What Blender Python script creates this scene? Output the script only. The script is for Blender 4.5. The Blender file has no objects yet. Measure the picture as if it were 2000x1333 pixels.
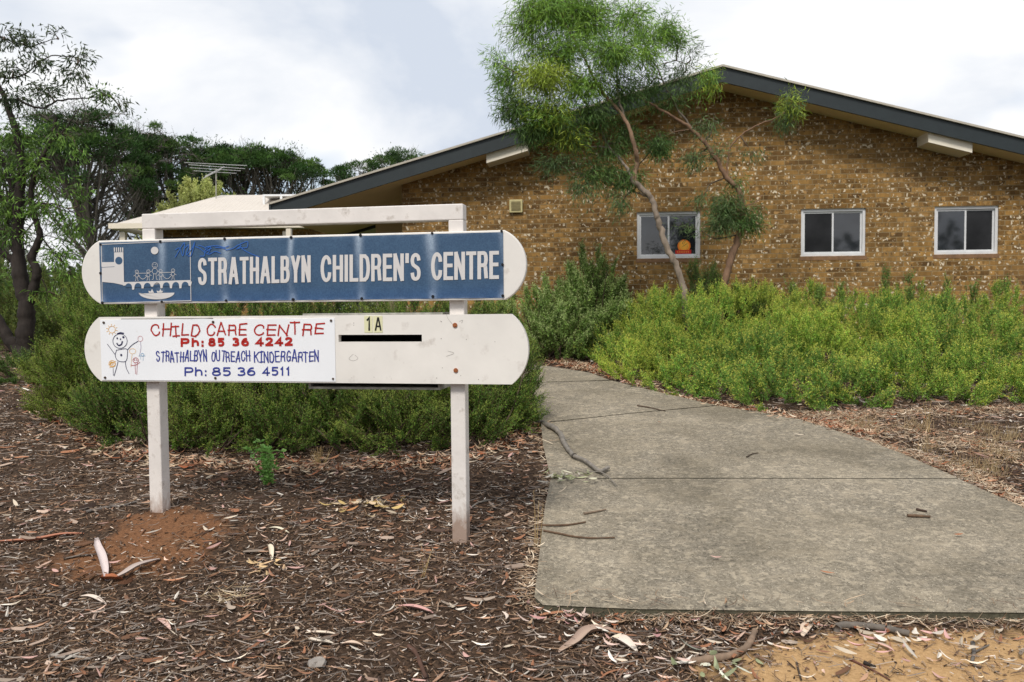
import bpy, bmesh, math, random
import numpy as np
from mathutils import Vector, Matrix
S = bpy.context.scene
COL = S.collection
R = math.radians
rng = np.random.default_rng(7)

# ------------------------------------------------------------------ camera
F = 1550.0                                    # focal length in pixels of a 2000 px wide picture
CAM = np.array([0.0, 0.0, 1.5])
PITCH, ROLL = math.atan(66 / F), 0.009
fw = np.array([0, math.cos(PITCH), -math.sin(PITCH)])
r0 = np.array([1.0, 0, 0]); u0 = np.cross(r0, fw)
rt = r0 * math.cos(ROLL) - u0 * math.sin(ROLL)
up = u0 * math.cos(ROLL) + r0 * math.sin(ROLL)
cam_d = bpy.data.cameras.new('camera'); cam = bpy.data.objects.new('camera', cam_d); COL.objects.link(cam)
cam.matrix_world = Matrix(((rt[0], up[0], -fw[0], CAM[0]), (rt[1], up[1], -fw[1], CAM[1]),
                           (rt[2], up[2], -fw[2], CAM[2]), (0, 0, 0, 1)))
cam_d.sensor_width = 36; cam_d.lens = 36 * F / 2000; cam_d.clip_end = 3000; cam_d.clip_start = 0.05
cam_d.dof.use_dof = True; cam_d.dof.focus_distance = 5.2; cam_d.dof.aperture_fstop = 4.5
S.camera = cam

# ------------------------------------------------------------------ sky, sun, exposure
SUN_EL, SUN_AZ = R(52), R(200)                # azimuth clockwise from +Y: behind the camera, a little left
w = bpy.data.worlds.new('World'); S.world = w; w.use_nodes = True
nt = w.node_tree; nt.nodes.clear()
def N(nt, typ, **kw):
    n = nt.nodes.new(typ)
    for k, v in kw.items():
        if k in n.inputs: n.inputs[k].default_value = v
        else: setattr(n, k, v)
    return n
sky = N(nt, 'ShaderNodeTexSky', sky_type='NISHITA', sun_disc=False, sun_elevation=SUN_EL, sun_rotation=SUN_AZ)
tc = N(nt, 'ShaderNodeTexCoord'); mp = N(nt, 'ShaderNodeMapping'); mp.inputs['Scale'].default_value = (1, 1, 1.7)
mp.inputs['Location'].default_value = (0.35, 0.1, 0.2)
nt.links.new(tc.outputs['Generated'], mp.inputs['Vector'])
n1 = N(nt, 'ShaderNodeTexNoise', Scale=2.6, Detail=7.0, Roughness=0.52, Distortion=0.25)
n2 = N(nt, 'ShaderNodeTexNoise', Scale=2.0, Detail=5.0, Roughness=0.5)
mp2 = N(nt, 'ShaderNodeMapping'); mp2.inputs['Location'].default_value = (3.1, 1.7, 0.6); mp2.inputs['Scale'].default_value = (1, 1, 1.5)
nt.links.new(tc.outputs['Generated'], mp2.inputs['Vector'])
nt.links.new(mp.outputs[0], n1.inputs['Vector']); nt.links.new(mp2.outputs[0], n2.inputs['Vector'])
r1 = N(nt, 'ShaderNodeValToRGB'); r1.color_ramp.elements[0].position = 0.40; r1.color_ramp.elements[1].position = 0.58
r1.color_ramp.elements[0].color = (4.7, 5.15, 5.9, 1); r1.color_ramp.elements[1].color = (7.2, 7.25, 7.35, 1)
nt.links.new(n1.outputs[0], r1.inputs[0])
r2 = N(nt, 'ShaderNodeValToRGB'); r2.color_ramp.elements[0].position = 0.30; r2.color_ramp.elements[1].position = 0.42
nt.links.new(n2.outputs[0], r2.inputs[0])
mx = N(nt, 'ShaderNodeMix', data_type='RGBA')
nt.links.new(r2.outputs[0], mx.inputs[0]); nt.links.new(sky.outputs[0], mx.inputs[6]); nt.links.new(r1.outputs[0], mx.inputs[7])
bg = N(nt, 'ShaderNodeBackground', Strength=0.1); out = N(nt, 'ShaderNodeOutputWorld')
nt.links.new(mx.outputs[2], bg.inputs[0]); nt.links.new(bg.outputs[0], out.inputs[0])

sd = bpy.data.lights.new('sun', 'SUN'); sd.energy = 2.2; sd.angle = R(14); sd.color = (1, 0.955, 0.89)
sun = bpy.data.objects.new('sun', sd); COL.objects.link(sun)
sv = Vector((math.sin(SUN_AZ) * math.cos(SUN_EL), math.cos(SUN_AZ) * math.cos(SUN_EL), math.sin(SUN_EL)))
sun.rotation_euler = sv.to_track_quat('Z', 'Y').to_euler()
S.view_settings.view_transform = 'Standard'; S.view_settings.look = 'None'
S.view_settings.exposure = 0.52; S.view_settings.gamma = 1.0
S.render.engine = 'CYCLES'; S.cycles.max_bounces = 6; S.cycles.diffuse_bounces = 3; S.cycles.transmission_bounces = 4
S.cycles.use_denoising = True
# ------------------------------------------------------------------ rays, terrain
def ray(px, py):
    d = rt * (px - 1000) + up * (666.5 - py) + fw * F
    return d / d[1]
def P(px, py, d): return CAM + ray(px, py) * d      # world point seen at a picture point, at world depth d

def sines(x, y, sc, seed):
    r = np.random.default_rng(seed); v = 0 * x
    for i in range(6):
        a = r.uniform(0, 6.28); k = sc * r.uniform(.6, 1.7)
        v = v + np.sin((x * math.cos(a) + y * math.sin(a)) * k + r.uniform(0, 6.28))
    return v / 6
def base_z(y): return 0.09 * (np.clip(y, 1.0, 14.0) - 4)
def gz(x, y):
    x = np.asarray(x, float); y = np.asarray(y, float)
    z = base_z(y) + 0.085 * np.exp(-((x + 2.3) ** 2 / .55 + (y - 5.2) ** 2 / .4))
    z = z - .010 / (1 + np.exp(-(4.02 - y) / .03)) * (x > -.2) - 0.012 + 0.010 * sines(x, y, 5.0, 1) + 0.006 * sines(x, y, 17.0, 2)
    return z
def G(px, py, off=0.0):                              # picture point to ground point
    lo, hi = 1.5, 400.0
    r = ray(px, py)
    for _ in range(50):
        m = (lo + hi) / 2; p = CAM + r * m
        if p[2] > float(gz(p[0], p[1])) + off: lo = m
        else: hi = m
    return CAM + r * lo

class Frame:                                         # vertical plane frame: local x right, y back, z up
    def __init__(s, origin, ang):
        s.o = np.array(origin, float); c, n = math.cos(ang), math.sin(ang); s.ang = ang
        s.ex = np.array([c, n, 0]); s.ey = np.array([-n, c, 0]); s.ez = np.array([0, 0, 1.0])
    def loc(s, px, py, yl=0.0):
        r = ray(px, py); t = (np.dot(s.o - CAM, s.ey) + yl) / np.dot(r, s.ey); p = CAM + r * t - s.o
        return float(np.dot(p, s.ex)), float(p[2])
    def world(s, x, y, z): return s.o + s.ex * x + s.ey * y + s.ez * z
# ------------------------------------------------------------------ object helpers
def tag(o, label=None, cat=None, group=None, kind=None):
    if label: o['label'] = label
    if cat: o['category'] = cat
    if group: o['group'] = group
    if kind: o['kind'] = kind
    return o
def empty(name, loc, label, cat, group=None, rz=0.0):
    o = bpy.data.objects.new(name, None); COL.objects.link(o); o.location = loc; o.rotation_euler = (0, 0, rz)
    o.empty_display_size = .1
    return tag(o, label, cat, group)
class Geo:
    def __init__(s): s.v = []; s.f = {3: [], 4: []}; s.c = []; s.n = 0; s.poly = []
    def add(s, v, f, c=(1, 1, 1)):
        v = np.asarray(v, float).reshape(-1, 3); f = np.asarray(f, int)
        s.v.append(v); s.f[f.shape[1]].append(f + s.n)
        c = np.asarray(c, float)
        s.c.append(np.broadcast_to(c, (len(v), 3)) if c.ndim == 1 else c)
        s.n += len(v)
    def box(s, a, b, c=(1, 1, 1)):
        x0, y0, z0 = a; x1, y1, z1 = b
        v = [(x0, y0, z0), (x1, y0, z0), (x1, y1, z0), (x0, y1, z0), (x0, y0, z1), (x1, y0, z1), (x1, y1, z1), (x0, y1, z1)]
        s.add(v, [(0, 3, 2, 1), (4, 5, 6, 7), (0, 1, 5, 4), (1, 2, 6, 5), (2, 3, 7, 6), (3, 0, 4, 7)], c)
    def prism(s, pts, y0, y1, c=(1, 1, 1)):          # convex outline in local x,z pushed along y
        n = len(pts); v = [(p[0], y0, p[1]) for p in pts] + [(p[0], y1, p[1]) for p in pts]
        s.add(v, [(i, (i + 1) % n, (i + 1) % n + n, i + n) for i in range(n)], c)
        k = s.n - 2 * n
        s.poly.append([k + i for i in range(n)][::-1]); s.poly.append([k + n + i for i in range(n)])
    def tube(s, pts, rad, sides=6, c=(1, 1, 1), cap=True):
        pts = np.asarray(pts, float); n = len(pts); rad = np.broadcast_to(np.asarray(rad, float), (n,))
        t = np.gradient(pts, axis=0); t /= np.linalg.norm(t, axis=1)[:, None] + 1e-9
        ref = np.array([0.31, 0.95, 0.1]); a = np.cross(t, ref); a /= np.linalg.norm(a, axis=1)[:, None] + 1e-9
        b = np.cross(t, a); th = np.arange(sides) * 2 * math.pi / sides
        v = pts[:, None] + rad[:, None, None] * (a[:, None] * np.cos(th)[None, :, None] + b[:, None] * np.sin(th)[None, :, None])
        i = np.arange(n - 1)[:, None] * sides; j = np.arange(sides)[None]; j2 = (j + 1) % sides
        f = np.stack([i + j, i + j2, i + sides + j2, i + sides + j], -1).reshape(-1, 4)
        k = s.n; s.add(v, f, c)
        if cap:
            s.poly.append([k + q for q in range(sides)]); s.poly.append([k + (n - 1) * sides + q for q in range(sides)][::-1])
    def build(s, name, mat, parent=None, smooth=False):
        me = bpy.data.meshes.new(name)
        v = np.concatenate(s.v) if s.v else np.zeros((0, 3))
        q = [np.concatenate(x) for x in (s.f[3], s.f[4]) if x]
        loops = np.concatenate([x.ravel() for x in q] + [np.array(p, int) for p in s.poly])
        tot = np.concatenate([np.full(len(x), x.shape[1]) for x in q] + [np.array([len(p) for p in s.poly], int)])
        start = np.concatenate([[0], np.cumsum(tot)[:-1]])
        me.vertices.add(len(v)); me.vertices.foreach_set('co', v.astype(np.float32).ravel())
        me.loops.add(len(loops)); me.loops.foreach_set('vertex_index', loops.astype(np.int32))
        me.polygons.add(len(tot)); me.polygons.foreach_set('loop_start', start.astype(np.int32))
        me.polygons.foreach_set('loop_total', tot.astype(np.int32))
        me.polygons.foreach_set('use_smooth', np.full(len(tot), bool(smooth)))
        c = np.concatenate(s.c); at = me.attributes.new('col', 'FLOAT_COLOR', 'POINT')
        at.data.foreach_set('color', np.concatenate([c, np.ones((len(c), 1))], 1).astype(np.float32).ravel())
        me.update(calc_edges=True); me.validate()
        o = bpy.data.objects.new(name, me); COL.objects.link(o); me.materials.append(mat)
        if parent is not None: o.parent = parent
        return o
def finish(o, bevel=0.0, cutter=None, seg=2):        # bake bevels and cuts into the mesh
    if cutter is not None:
        m = o.modifiers.new('b', 'BOOLEAN'); m.operation = 'DIFFERENCE'; m.object = cutter; m.solver = 'EXACT'
    if bevel:
        m = o.modifiers.new('v', 'BEVEL'); m.width = bevel; m.segments = seg; m.limit_method = 'ANGLE'; m.angle_limit = R(40)
    bpy.context.view_layer.update()
    me = bpy.data.meshes.new_from_object(o.evaluated_get(bpy.context.evaluated_depsgraph_get()))
    o.modifiers.clear(); o.data = me
    if cutter is not None: bpy.data.objects.remove(cutter)
    return o
def smooth_path(pts, n=5):                           # Catmull-Rom
    p = [np.array(q, float) for q in pts]
    if len(p) < 3: return np.array(p)
    p = [2 * p[0] - p[1]] + p + [2 * p[-1] - p[-2]]; o = []
    for i in range(1, len(p) - 2):
        for k in range(n):
            t = k / n; a, b, c, d = p[i - 1:i + 3]
            o.append(.5 * ((2 * b) + (c - a) * t + (2 * a - 5 * b + 4 * c - d) * t * t + (3 * b - a - 3 * c + d) * t ** 3))
    o.append(p[-2]); return np.array(o)
def nrm(a): return a / (np.linalg.norm(a, axis=-1, keepdims=True) + 1e-9)
def rvec(n, r=rng): return nrm(r.normal(size=(n, 3)))
# ------------------------------------------------------------------ materials
def new_mat(name):
    m = bpy.data.materials.new(name); m.use_nodes = True
    return m, m.node_tree, m.node_tree.nodes['Principled BSDF'], m.node_tree.nodes['Material Output']
def mixc(nt, fac, a, b, mode='MIX'):
    n = N(nt, 'ShaderNodeMix', data_type='RGBA', blend_type=mode)
    for i, q in ((0, fac), (6, a), (7, b)):
        if hasattr(q, 'links'): nt.links.new(q, n.inputs[i])
        elif i == 0: n.inputs[0].default_value = q
        else: n.inputs[i].default_value = (*q, 1)
    return n.outputs[2]
def noise(nt, scale, detail=4, rough=.55, vec=None, sc=None, dist=0.0):
    n = N(nt, 'ShaderNodeTexNoise', Scale=scale, Detail=float(detail), Roughness=rough, Distortion=dist)
    if vec is None: vec = N(nt, 'ShaderNodeTexCoord').outputs['Object']
    if sc:
        m = N(nt, 'ShaderNodeMapping'); m.inputs['Scale'].default_value = sc; nt.links.new(vec, m.inputs[0]); vec = m.outputs[0]
    nt.links.new(vec, n.inputs['Vector']); return n.outputs[0]
def ramp(nt, x, p0, p1, c0=(0, 0, 0), c1=(1, 1, 1)):
    n = N(nt, 'ShaderNodeValToRGB'); e = n.color_ramp.elements
    e[0].position, e[1].position = p0, p1; e[0].color = (*c0, 1); e[1].color = (*c1, 1)
    nt.links.new(x, n.inputs[0]); return n.outputs[0]
def bump(nt, bsdf, h, strength=.5, dist=.01):
    b = N(nt, 'ShaderNodeBump', Strength=strength, Distance=dist); nt.links.new(h, b.inputs['Height']); nt.links.new(b.outputs[0], bsdf.inputs['Normal'])
def plain(name, c, rough=.6, var=.15, scale=20, spec=.4, bmp=0.15, stain=None, metal=0.0):
    m, nt, b, o = new_mat(name)
    n = noise(nt, scale, 5); dark = tuple(x * (1 - var) for x in c); light = tuple(min(1, x * (1 + var)) for x in c)
    colr = ramp(nt, n, .3, .7, dark, light)
    if stain:
        s = ramp(nt, noise(nt, stain[1], 6, .6), stain[2], stain[3]); colr = mixc(nt, s, colr, stain[0])
    nt.links.new(colr, b.inputs['Base Color']); b.inputs['Roughness'].default_value = rough
    b.inputs['Specular IOR Level'].default_value = spec; b.inputs['Metallic'].default_value = metal
    if bmp: bump(nt, b, noise(nt, scale * 4, 4), bmp, .004)
    return m
def attr_mat(name, rough=.6, trans=0.0, spec=.3, grain=0, bmp=0):
    m, nt, b, o = new_mat(name)
    a = N(nt, 'ShaderNodeAttribute', attribute_name='col'); c = a.outputs['Color']
    if grain:
        c = mixc(nt, .6, c, ramp(nt, noise(nt, grain, 5, .6, sc=(1, 1, .35)), .3, .72, (.35, .35, .35), (1.35, 1.3, 1.25)), 'MULTIPLY')
    nt.links.new(c, b.inputs['Base Color']); b.inputs['Roughness'].default_value = rough
    b.inputs['Specular IOR Level'].default_value = spec
    if bmp: bump(nt, b, noise(nt, grain * 1.6, 5), bmp, .006)
    if trans:
        t = N(nt, 'ShaderNodeBsdfTranslucent'); nt.links.new(c, t.inputs[0])
        x = N(nt, 'ShaderNodeMixShader'); x.inputs[0].default_value = trans
        nt.links.new(b.outputs[0], x.inputs[1]); nt.links.new(t.outputs[0], x.inputs[2]); nt.links.new(x.outputs[0], o.inputs[0])
    return m
M_leaf = attr_mat('foliage', .55, .3, .3)
M_litter = attr_mat('litter', .75, 0, .2)
M_bark = attr_mat('bark', .85, 0, .2, grain=18, bmp=.6)
M_mark = attr_mat('sign_ink', .5, 0, .3)

def ground_mat():
    m, nt, b, o = new_mat('mulch_ground')
    a = N(nt, 'ShaderNodeAttribute', attribute_name='col')        # red channel: bare red soil, green: sand, blue: far grass
    sep = N(nt, 'ShaderNodeSeparateColor'); nt.links.new(a.outputs['Color'], sep.inputs[0])
    f1 = noise(nt, 60, 8, .7); f2 = noise(nt, 6, 6, .6); f3 = noise(nt, 170, 5, .7)
    mul = ramp(nt, f1, .36, .68, (.018, .011, .007), (.105, .066, .042))
    mul = mixc(nt, ramp(nt, f3, .62, .74), mul, (.22, .17, .13))
    soil = ramp(nt, f1, .3, .7, (.095, .043, .020), (.26, .125, .06)); sand = ramp(nt, f1, .28, .72, (.33, .195, .085), (.54, .35, .175))
    gr = ramp(nt, f1, .3, .7, (.03, .05, .012), (.12, .13, .04))
    def mask(ch):
        q = N(nt, 'ShaderNodeMath', operation='ADD'); nt.links.new(ch, q.inputs[0])
        w_ = N(nt, 'ShaderNodeMath', operation='MULTIPLY_ADD'); nt.links.new(f2, w_.inputs[0]); w_.inputs[1].default_value = 1.1; w_.inputs[2].default_value = -.55
        nt.links.new(w_.outputs[0], q.inputs[1]); return ramp(nt, q.outputs[0], .4, .62)
    c = mixc(nt, mask(sep.outputs[0]), mul, soil); c = mixc(nt, mask(sep.outputs[1]), c, sand); c = mixc(nt, sep.outputs[2], c, gr)
    nt.links.new(c, b.inputs['Base Color']); b.inputs['Roughness'].default_value = .95; b.inputs['Specular IOR Level'].default_value = .15
    bump(nt, b, f1, .8, .012); return m
def concrete_mat():
    m, nt, b, o = new_mat('weathered_concrete')
    a = noise(nt, 55, 8, .8); c2 = noise(nt, 1.6, 4, .5); sp = noise(nt, 130, 3, .6)
    c = ramp(nt, a, .36, .64, (.070, .064, .054), (.32, .30, .26))
    c = mixc(nt, ramp(nt, noise(nt, 9, 6, .65), .50, .60, (0, 0, 0), (.75, .75, .75)), c, ramp(nt, a, .3, .7, (.20, .18, .145), (.36, .33, .28)))
    c = mixc(nt, ramp(nt, noise(nt, 24, 5, .6, dist=.4), .55, .62, (0, 0, 0), (.8, .8, .8)), c, (.38, .35, .295))
    vo = N(nt, 'ShaderNodeTexVoronoi', Scale=9.0, Randomness=1.0); tq = N(nt, 'ShaderNodeTexCoord'); wq = N(nt, 'ShaderNodeVectorMath', operation='ADD')
    nq = N(nt, 'ShaderNodeTexNoise', Scale=28.0, Detail=4.0); nt.links.new(tq.outputs['Object'], nq.inputs['Vector']); sq = N(nt, 'ShaderNodeVectorMath', operation='SCALE'); sq.inputs['Scale'].default_value = .10
    nt.links.new(nq.outputs[1], sq.inputs[0]); nt.links.new(tq.outputs['Object'], wq.inputs[0]); nt.links.new(sq.outputs[0], wq.inputs[1]); nt.links.new(wq.outputs[0], vo.inputs['Vector'])
    c = mixc(nt, ramp(nt, vo.outputs['Distance'], .16, .26, (.75, .75, .75), (0, 0, 0)), c, (.36, .33, .275))
    c = mixc(nt, ramp(nt, c2, .35, .7, (0, 0, 0), (.35, .35, .35)), c, (.25, .225, .175))
    c = mixc(nt, ramp(nt, noise(nt, 30, 5, .6), .60, .68, (0, 0, 0), (.6, .6, .6)), c, (.075, .068, .058))
    c = mixc(nt, ramp(nt, sp, .63, .69), c, (.66, .63, .57))
    c = mixc(nt, ramp(nt, noise(nt, 110, 3), .64, .70), c, (.04, .036, .03))
    c = mixc(nt, 1.0, c, (1.08, 1.01, .91), 'MULTIPLY')
    c = mixc(nt, 1.0, c, ramp(nt, noise(nt, 1.3, 7, .62, dist=.6), .32, .68, (.66, .65, .62), (1.15, 1.14, 1.12)), 'MULTIPLY')
    ge = N(nt, 'ShaderNodeNewGeometry'); sz = N(nt, 'ShaderNodeSeparateXYZ'); nt.links.new(ge.outputs['True Normal'], sz.inputs[0])
    c = mixc(nt, ramp(nt, sz.outputs[2], .3, .8), ramp(nt, a, .3, .7, (.03, .028, .018), (.13, .12, .08)), c)      # mossy slab sides
    nt.links.new(c, b.inputs['Base Color']); b.inputs['Roughness'].default_value = .9; b.inputs['Specular IOR Level'].default_value = .25
    bump(nt, b, a, .5, .004); return m
def brick_mat():
    m, nt, b, o = new_mat('speckled_brown_brick')
    tcn = N(nt, 'ShaderNodeTexCoord'); sp = N(nt, 'ShaderNodeSeparateXYZ'); nt.links.new(tcn.outputs['Object'], sp.inputs[0])
    ad = N(nt, 'ShaderNodeMath', operation='ADD'); nt.links.new(sp.outputs[0], ad.inputs[0]); nt.links.new(sp.outputs[1], ad.inputs[1])
    cb = N(nt, 'ShaderNodeCombineXYZ'); nt.links.new(ad.outputs[0], cb.inputs[0]); nt.links.new(sp.outputs[2], cb.inputs[1])
    v = cb.outputs[0]
    def bt(c1, c2, mort, bias=0.0, bw=.24, of=.5):
        t = N(nt, 'ShaderNodeTexBrick', offset=of); t.inputs['Scale'].default_value = 1.0
        t.inputs['Mortar Size'].default_value = .0075; t.inputs['Mortar Smooth'].default_value = .25; t.inputs['Bias'].default_value = bias
        t.inputs['Brick Width'].default_value = bw; t.inputs['Row Height'].default_value = .086
        t.inputs['Color1'].default_value = (*c1, 1); t.inputs['Color2'].default_value = (*c2, 1); t.inputs['Mortar'].default_value = (*mort, 1)
        nt.links.new(v, t.inputs['Vector']); return t
    t1 = bt((.105, .054, .015), (.32, .178, .050), (.25, .185, .095))
    t2 = bt((0, 0, 0), (1, 1, 1), (.5, .5, .5), 0.0)
    sh = N(nt, 'ShaderNodeVectorMath', operation='ADD'); nt.links.new(v, sh.inputs[0])     # every brick samples its own patch of speckle
    rb = N(nt, 'ShaderNodeVectorMath', operation='SCALE'); nt.links.new(t2.outputs['Color'], rb.inputs[0]); rb.inputs['Scale'].default_value = 9
    nt.links.new(rb.outputs[0], sh.inputs[1]); vv = sh.outputs[0]
    inv = N(nt, 'ShaderNodeMath', operation='SUBTRACT'); inv.inputs[0].default_value = 1; nt.links.new(t1.outputs['Fac'], inv.inputs[1])
    def msk(x):
        q = N(nt, 'ShaderNodeMath', operation='MULTIPLY'); nt.links.new(x, q.inputs[0]); nt.links.new(inv.outputs[0], q.inputs[1]); return q.outputs[0]
    t3 = bt((.48, .46, .42), (1.2, 1.2, 1.2), (1, 1, 1), .2, .08, .37); t4 = bt((0, 0, 0), (1, 1, 1), (.0, .0, .0), -.72, .08, .61)
    c0_ = mixc(nt, .8, t1.outputs['Color'], t3.outputs['Color'], 'MULTIPLY')
    c = mixc(nt, .4, c0_, ramp(nt, noise(nt, 9, 5, .6, v), .3, .7, (.55, .55, .55), (1.4, 1.35, 1.3)), 'MULTIPLY')
    c = mixc(nt, msk(ramp(nt, noise(nt, 10, 2, .5, vv), .58, .66)), c, (.40, .235, .085))
    c = mixc(nt, msk(ramp(nt, noise(nt, 17, 2, .5, vv, (1, .85, 1)), .605, .66)), c, (.66, .57, .42))
    c = mixc(nt, msk(ramp(nt, noise(nt, 12, 2, .5, vv, (1.7, 1, 1)), .64, .70)), c, (.055, .035, .02))
    c = mixc(nt, ramp(nt, noise(nt, 1.1, 3, .5, v), .3, .75, (0, 0, 0), (.35, .35, .35)), c, (.20, .125, .055))
    nt.links.new(c, b.inputs['Base Color']); b.inputs['Roughness'].default_value = .85; b.inputs['Specular IOR Level'].default_value = .25
    h = N(nt, 'ShaderNodeMath', operation='MULTIPLY_ADD'); nt.links.new(inv.outputs[0], h.inputs[0]); h.inputs[1].default_value = 1.0
    nt.links.new(noise(nt, 60, 4, .6, v), h.inputs[2]); bump(nt, b, h.outputs[0], .6, .008); return m
M_ground, M_conc, M_brick = ground_mat(), concrete_mat(), brick_mat()
M_fascia = plain('slate_fascia', (.018, .025, .027), .5, .12, 6)
M_soffit = plain('cream_soffit', (.72, .60, .38), .8, .05, 3, bmp=.05)
M_cream = plain('cream_steel', (.74, .66, .53), .5, .05, 2, bmp=0)
M_roofedge = plain('roof_sheet', (.42, .38, .31), .45, .1, 8, bmp=.05)
M_alu = plain('window_aluminium', (.62, .62, .62), .4, .06, 10, bmp=0)
M_white = plain('board_paint', (.73, .695, .645), .55, .05, 5, bmp=.12, stain=((.50, .45, .40), 9, .60, .80))
M_frame = plain('frame_paint', (.69, .645, .605), .6, .08, 7, bmp=.3, stain=((.36, .31, .26), 14, .56, .76))
M_black = plain('black_plastic', (.012, .012, .016), .35, .2, 30, bmp=0)
M_rust = plain('rust', (.30, .10, .035), .8, .35, 90, bmp=.3)
M_wood = plain('weathered_timber', (.32, .31, .27), .85, .35, 14, bmp=.4)
M_dark = plain('interior_shade', (.012, .012, .012), .9, .1, 5, bmp=0)
M_grey = plain('galvanised', (.5, .5, .5), .4, .1, 9, bmp=0, metal=.3)
def glass_mat(name, c, rough=.06, spec=.6):
    m, nt, b, o = new_mat(name); b.inputs['Roughness'].default_value = rough; b.inputs['Specular IOR Level'].default_value = spec
    x = ramp(nt, noise(nt, 2.5, 4), .35, .7, tuple(q * .5 for q in c), tuple(q * 1.7 for q in c)); nt.links.new(x, b.inputs['Base Color']); return m
M_glass = glass_mat('window_glass', (.014, .016, .020), .04, 1.0); M_glass2 = glass_mat('window_glass_screened', (.014, .014, .015), .3, .3)
# ------------------------------------------------------------------ GROUND
def axis(lo, hi, a, b, step, grow=1.22):
    c = list(np.arange(a, b, step)); s = step; x = c[-1]
    while x < hi: s *= grow; x += s; c.append(x)
    s = step; x = a; pre = []
    while x > lo: s *= grow; x -= s; pre.append(x)
    return np.array(pre[::-1] + c)
xs, ys = axis(-900, 900, -6, 6, .05), axis(-60, 1500, 2.2, 10, .045)
X, Y = np.meshgrid(xs, ys); Z = gz(X, Y)
def soil_w(x, y): return (.80 * np.exp(-((x + 2.15) ** 2 / .30 + (y - 4.97) ** 2 / .13)) + .62 * np.exp(-((x + 2.25) ** 2 / .7 + (y - 4.45) ** 2 / .08)))
def sand_w(x, y): return np.clip(1.15 - np.abs((x - 2.62) / 2.05) ** 3 - np.abs((y - 3.26) / .56) ** 2, 0, 1)
col = np.stack([soil_w(X, Y), sand_w(X, Y), np.clip((Y - 15) / 4, 0, 1)], -1).reshape(-1, 3)
nx, ny = len(xs), len(ys); i = np.arange(ny - 1)[:, None] * nx + np.arange(nx - 1)[None]
g = Geo(); g.add(np.stack([X, Y, Z], -1), np.stack([i, i + 1, i + nx + 1, i + nx], -1).reshape(-1, 4), col)
tag(g.build('ground', M_ground, smooth=True), kind='structure')

# ------------------------------------------------------------------ PATH (slabs on the sloping plane)
def on_path(px, py):
    r = ray(px, py); n = np.array([0, -.09, 1.0]); q = np.array([0, 4, .026]); t = np.dot(q - CAM, n) / np.dot(r, n)
    p = CAM + r * t; return p[:2]
A = [(1046, 1166), (1062, 1181), (1250, 1189), (1600, 1193), (2000, 1196), (2330, 1198), (2330, 1180), (2000, 993), (1872, 936), (1470, 935.6), (1077, 935.8), (1066, 990)]
B = [(1077, 933.4), (1470, 933.4), (1870, 934), (1760, 886), (1700, 863), (1560, 819), (1480, 805), (1403, 793), (1230, 808.6), (1058, 827.4), (1062, 870)]
Cc = [(1056, 825.6), (1230, 807), (1397, 791.8), (1290, 767), (1195, 744), (1120, 745.6), (1040, 748)]
D = [(1040, 747), (1120, 744.6), (1190, 742.5), (1150, 728), (1080, 717), (1000, 709), (860, 702), (700, 699), (700, 725), (880, 735)]
path_polys = [np.array([on_path(*q) for q in s]) for s in (A, B, Cc, D)]
def inside(poly, x, y):
    r = np.zeros(np.shape(x), bool); n = len(poly)
    for k in range(n):
        x0, y0 = poly[k]; x1, y1 = poly[(k + 1) % n]
        cnd = ((y0 > y) != (y1 > y)); r ^= cnd & (x < (x1 - x0) * (y - y0) / (y1 - y0 + 1e-12) + x0)
    return r
def on_slab(x, y):
    r = np.zeros(np.shape(x), bool)
    for p in path_polys: r |= inside(p, x, y)
    return r
g = Geo()
for pp in path_polys:
    n = len(pp); zt = base_z(pp[:, 1]) + .026
    v = np.concatenate([np.c_[pp, zt], np.c_[pp, zt - .10]]); k = g.n
    g.add(v, [(a, (a + 1) % n, (a + 1) % n + n, a + n) for a in range(n)], (1, 1, 1)); g.poly.append([k + a for a in range(n)])
pth = g.build('path', M_conc); finish(pth, .006); tag(pth, kind='structure')

# ------------------------------------------------------------------ THE SIGN
TH = -math.atan2(.35, 1.976)
xr, yr = (900 - 1000) / F * 4.8, 4.85
SF = Frame((xr, yr, 0), TH)
sign = empty('street_sign', (xr, yr, 0), 'white and blue two-board welcome sign on two white posts with crossbar above', 'sign', rz=TH)
ul, ur = SF.loc(308, 800)[0], SF.loc(898, 800)[0]
zt = (SF.loc(908, 398, -.045)[1] + SF.loc(281, 418, -.045)[1]) / 2
def post_local(u): 
    g = Geo(); wv = SF.world(u, 0, 0); zb = float(gz(wv[0], wv[1])) - .15
    g.box((u - .046, -.046, zb), (u + .046, .046, zt - .096)); return g
M_post = M_frame.copy(); M_post.name = 'post_paint'; nt = M_post.node_tree; b = nt.nodes['Principled BSDF']   # soil splashed up the foot of the posts
src = b.inputs['Base Color'].links[0].from_socket; tcn = N(nt, 'ShaderNodeTexCoord'); sp = N(nt, 'ShaderNodeSeparateXYZ'); nt.links.new(tcn.outputs['Object'], sp.inputs[0])
mm = N(nt, 'ShaderNodeMath', operation='MULTIPLY_ADD'); nt.links.new(noise(nt, 22, 5, .7, sc=(1, 1, .5)), mm.inputs[0]); mm.inputs[1].default_value = -.32; nt.links.new(sp.outputs[2], mm.inputs[2])
nt.links.new(mixc(nt, ramp(nt, mm.outputs[0], -.06, .13, (.75, .75, .75), (0, 0, 0)), src, (.23, .12, .065)), b.inputs['Base Color'])
p1 = finish(post_local(ul).build('post', M_post, sign), .006); p2 = finish(post_local(ur).build('post', M_post, sign), .006)
p1['label'] = 'left post, stained by red soil at its foot'
g = Geo(); g.box((ul - .046, -.046, zt - .096), (ur + .046, .046, zt)); finish(g.build('crossbar', M_frame, sign), .006)
YB = -.092                                            # front face of the boards
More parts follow.
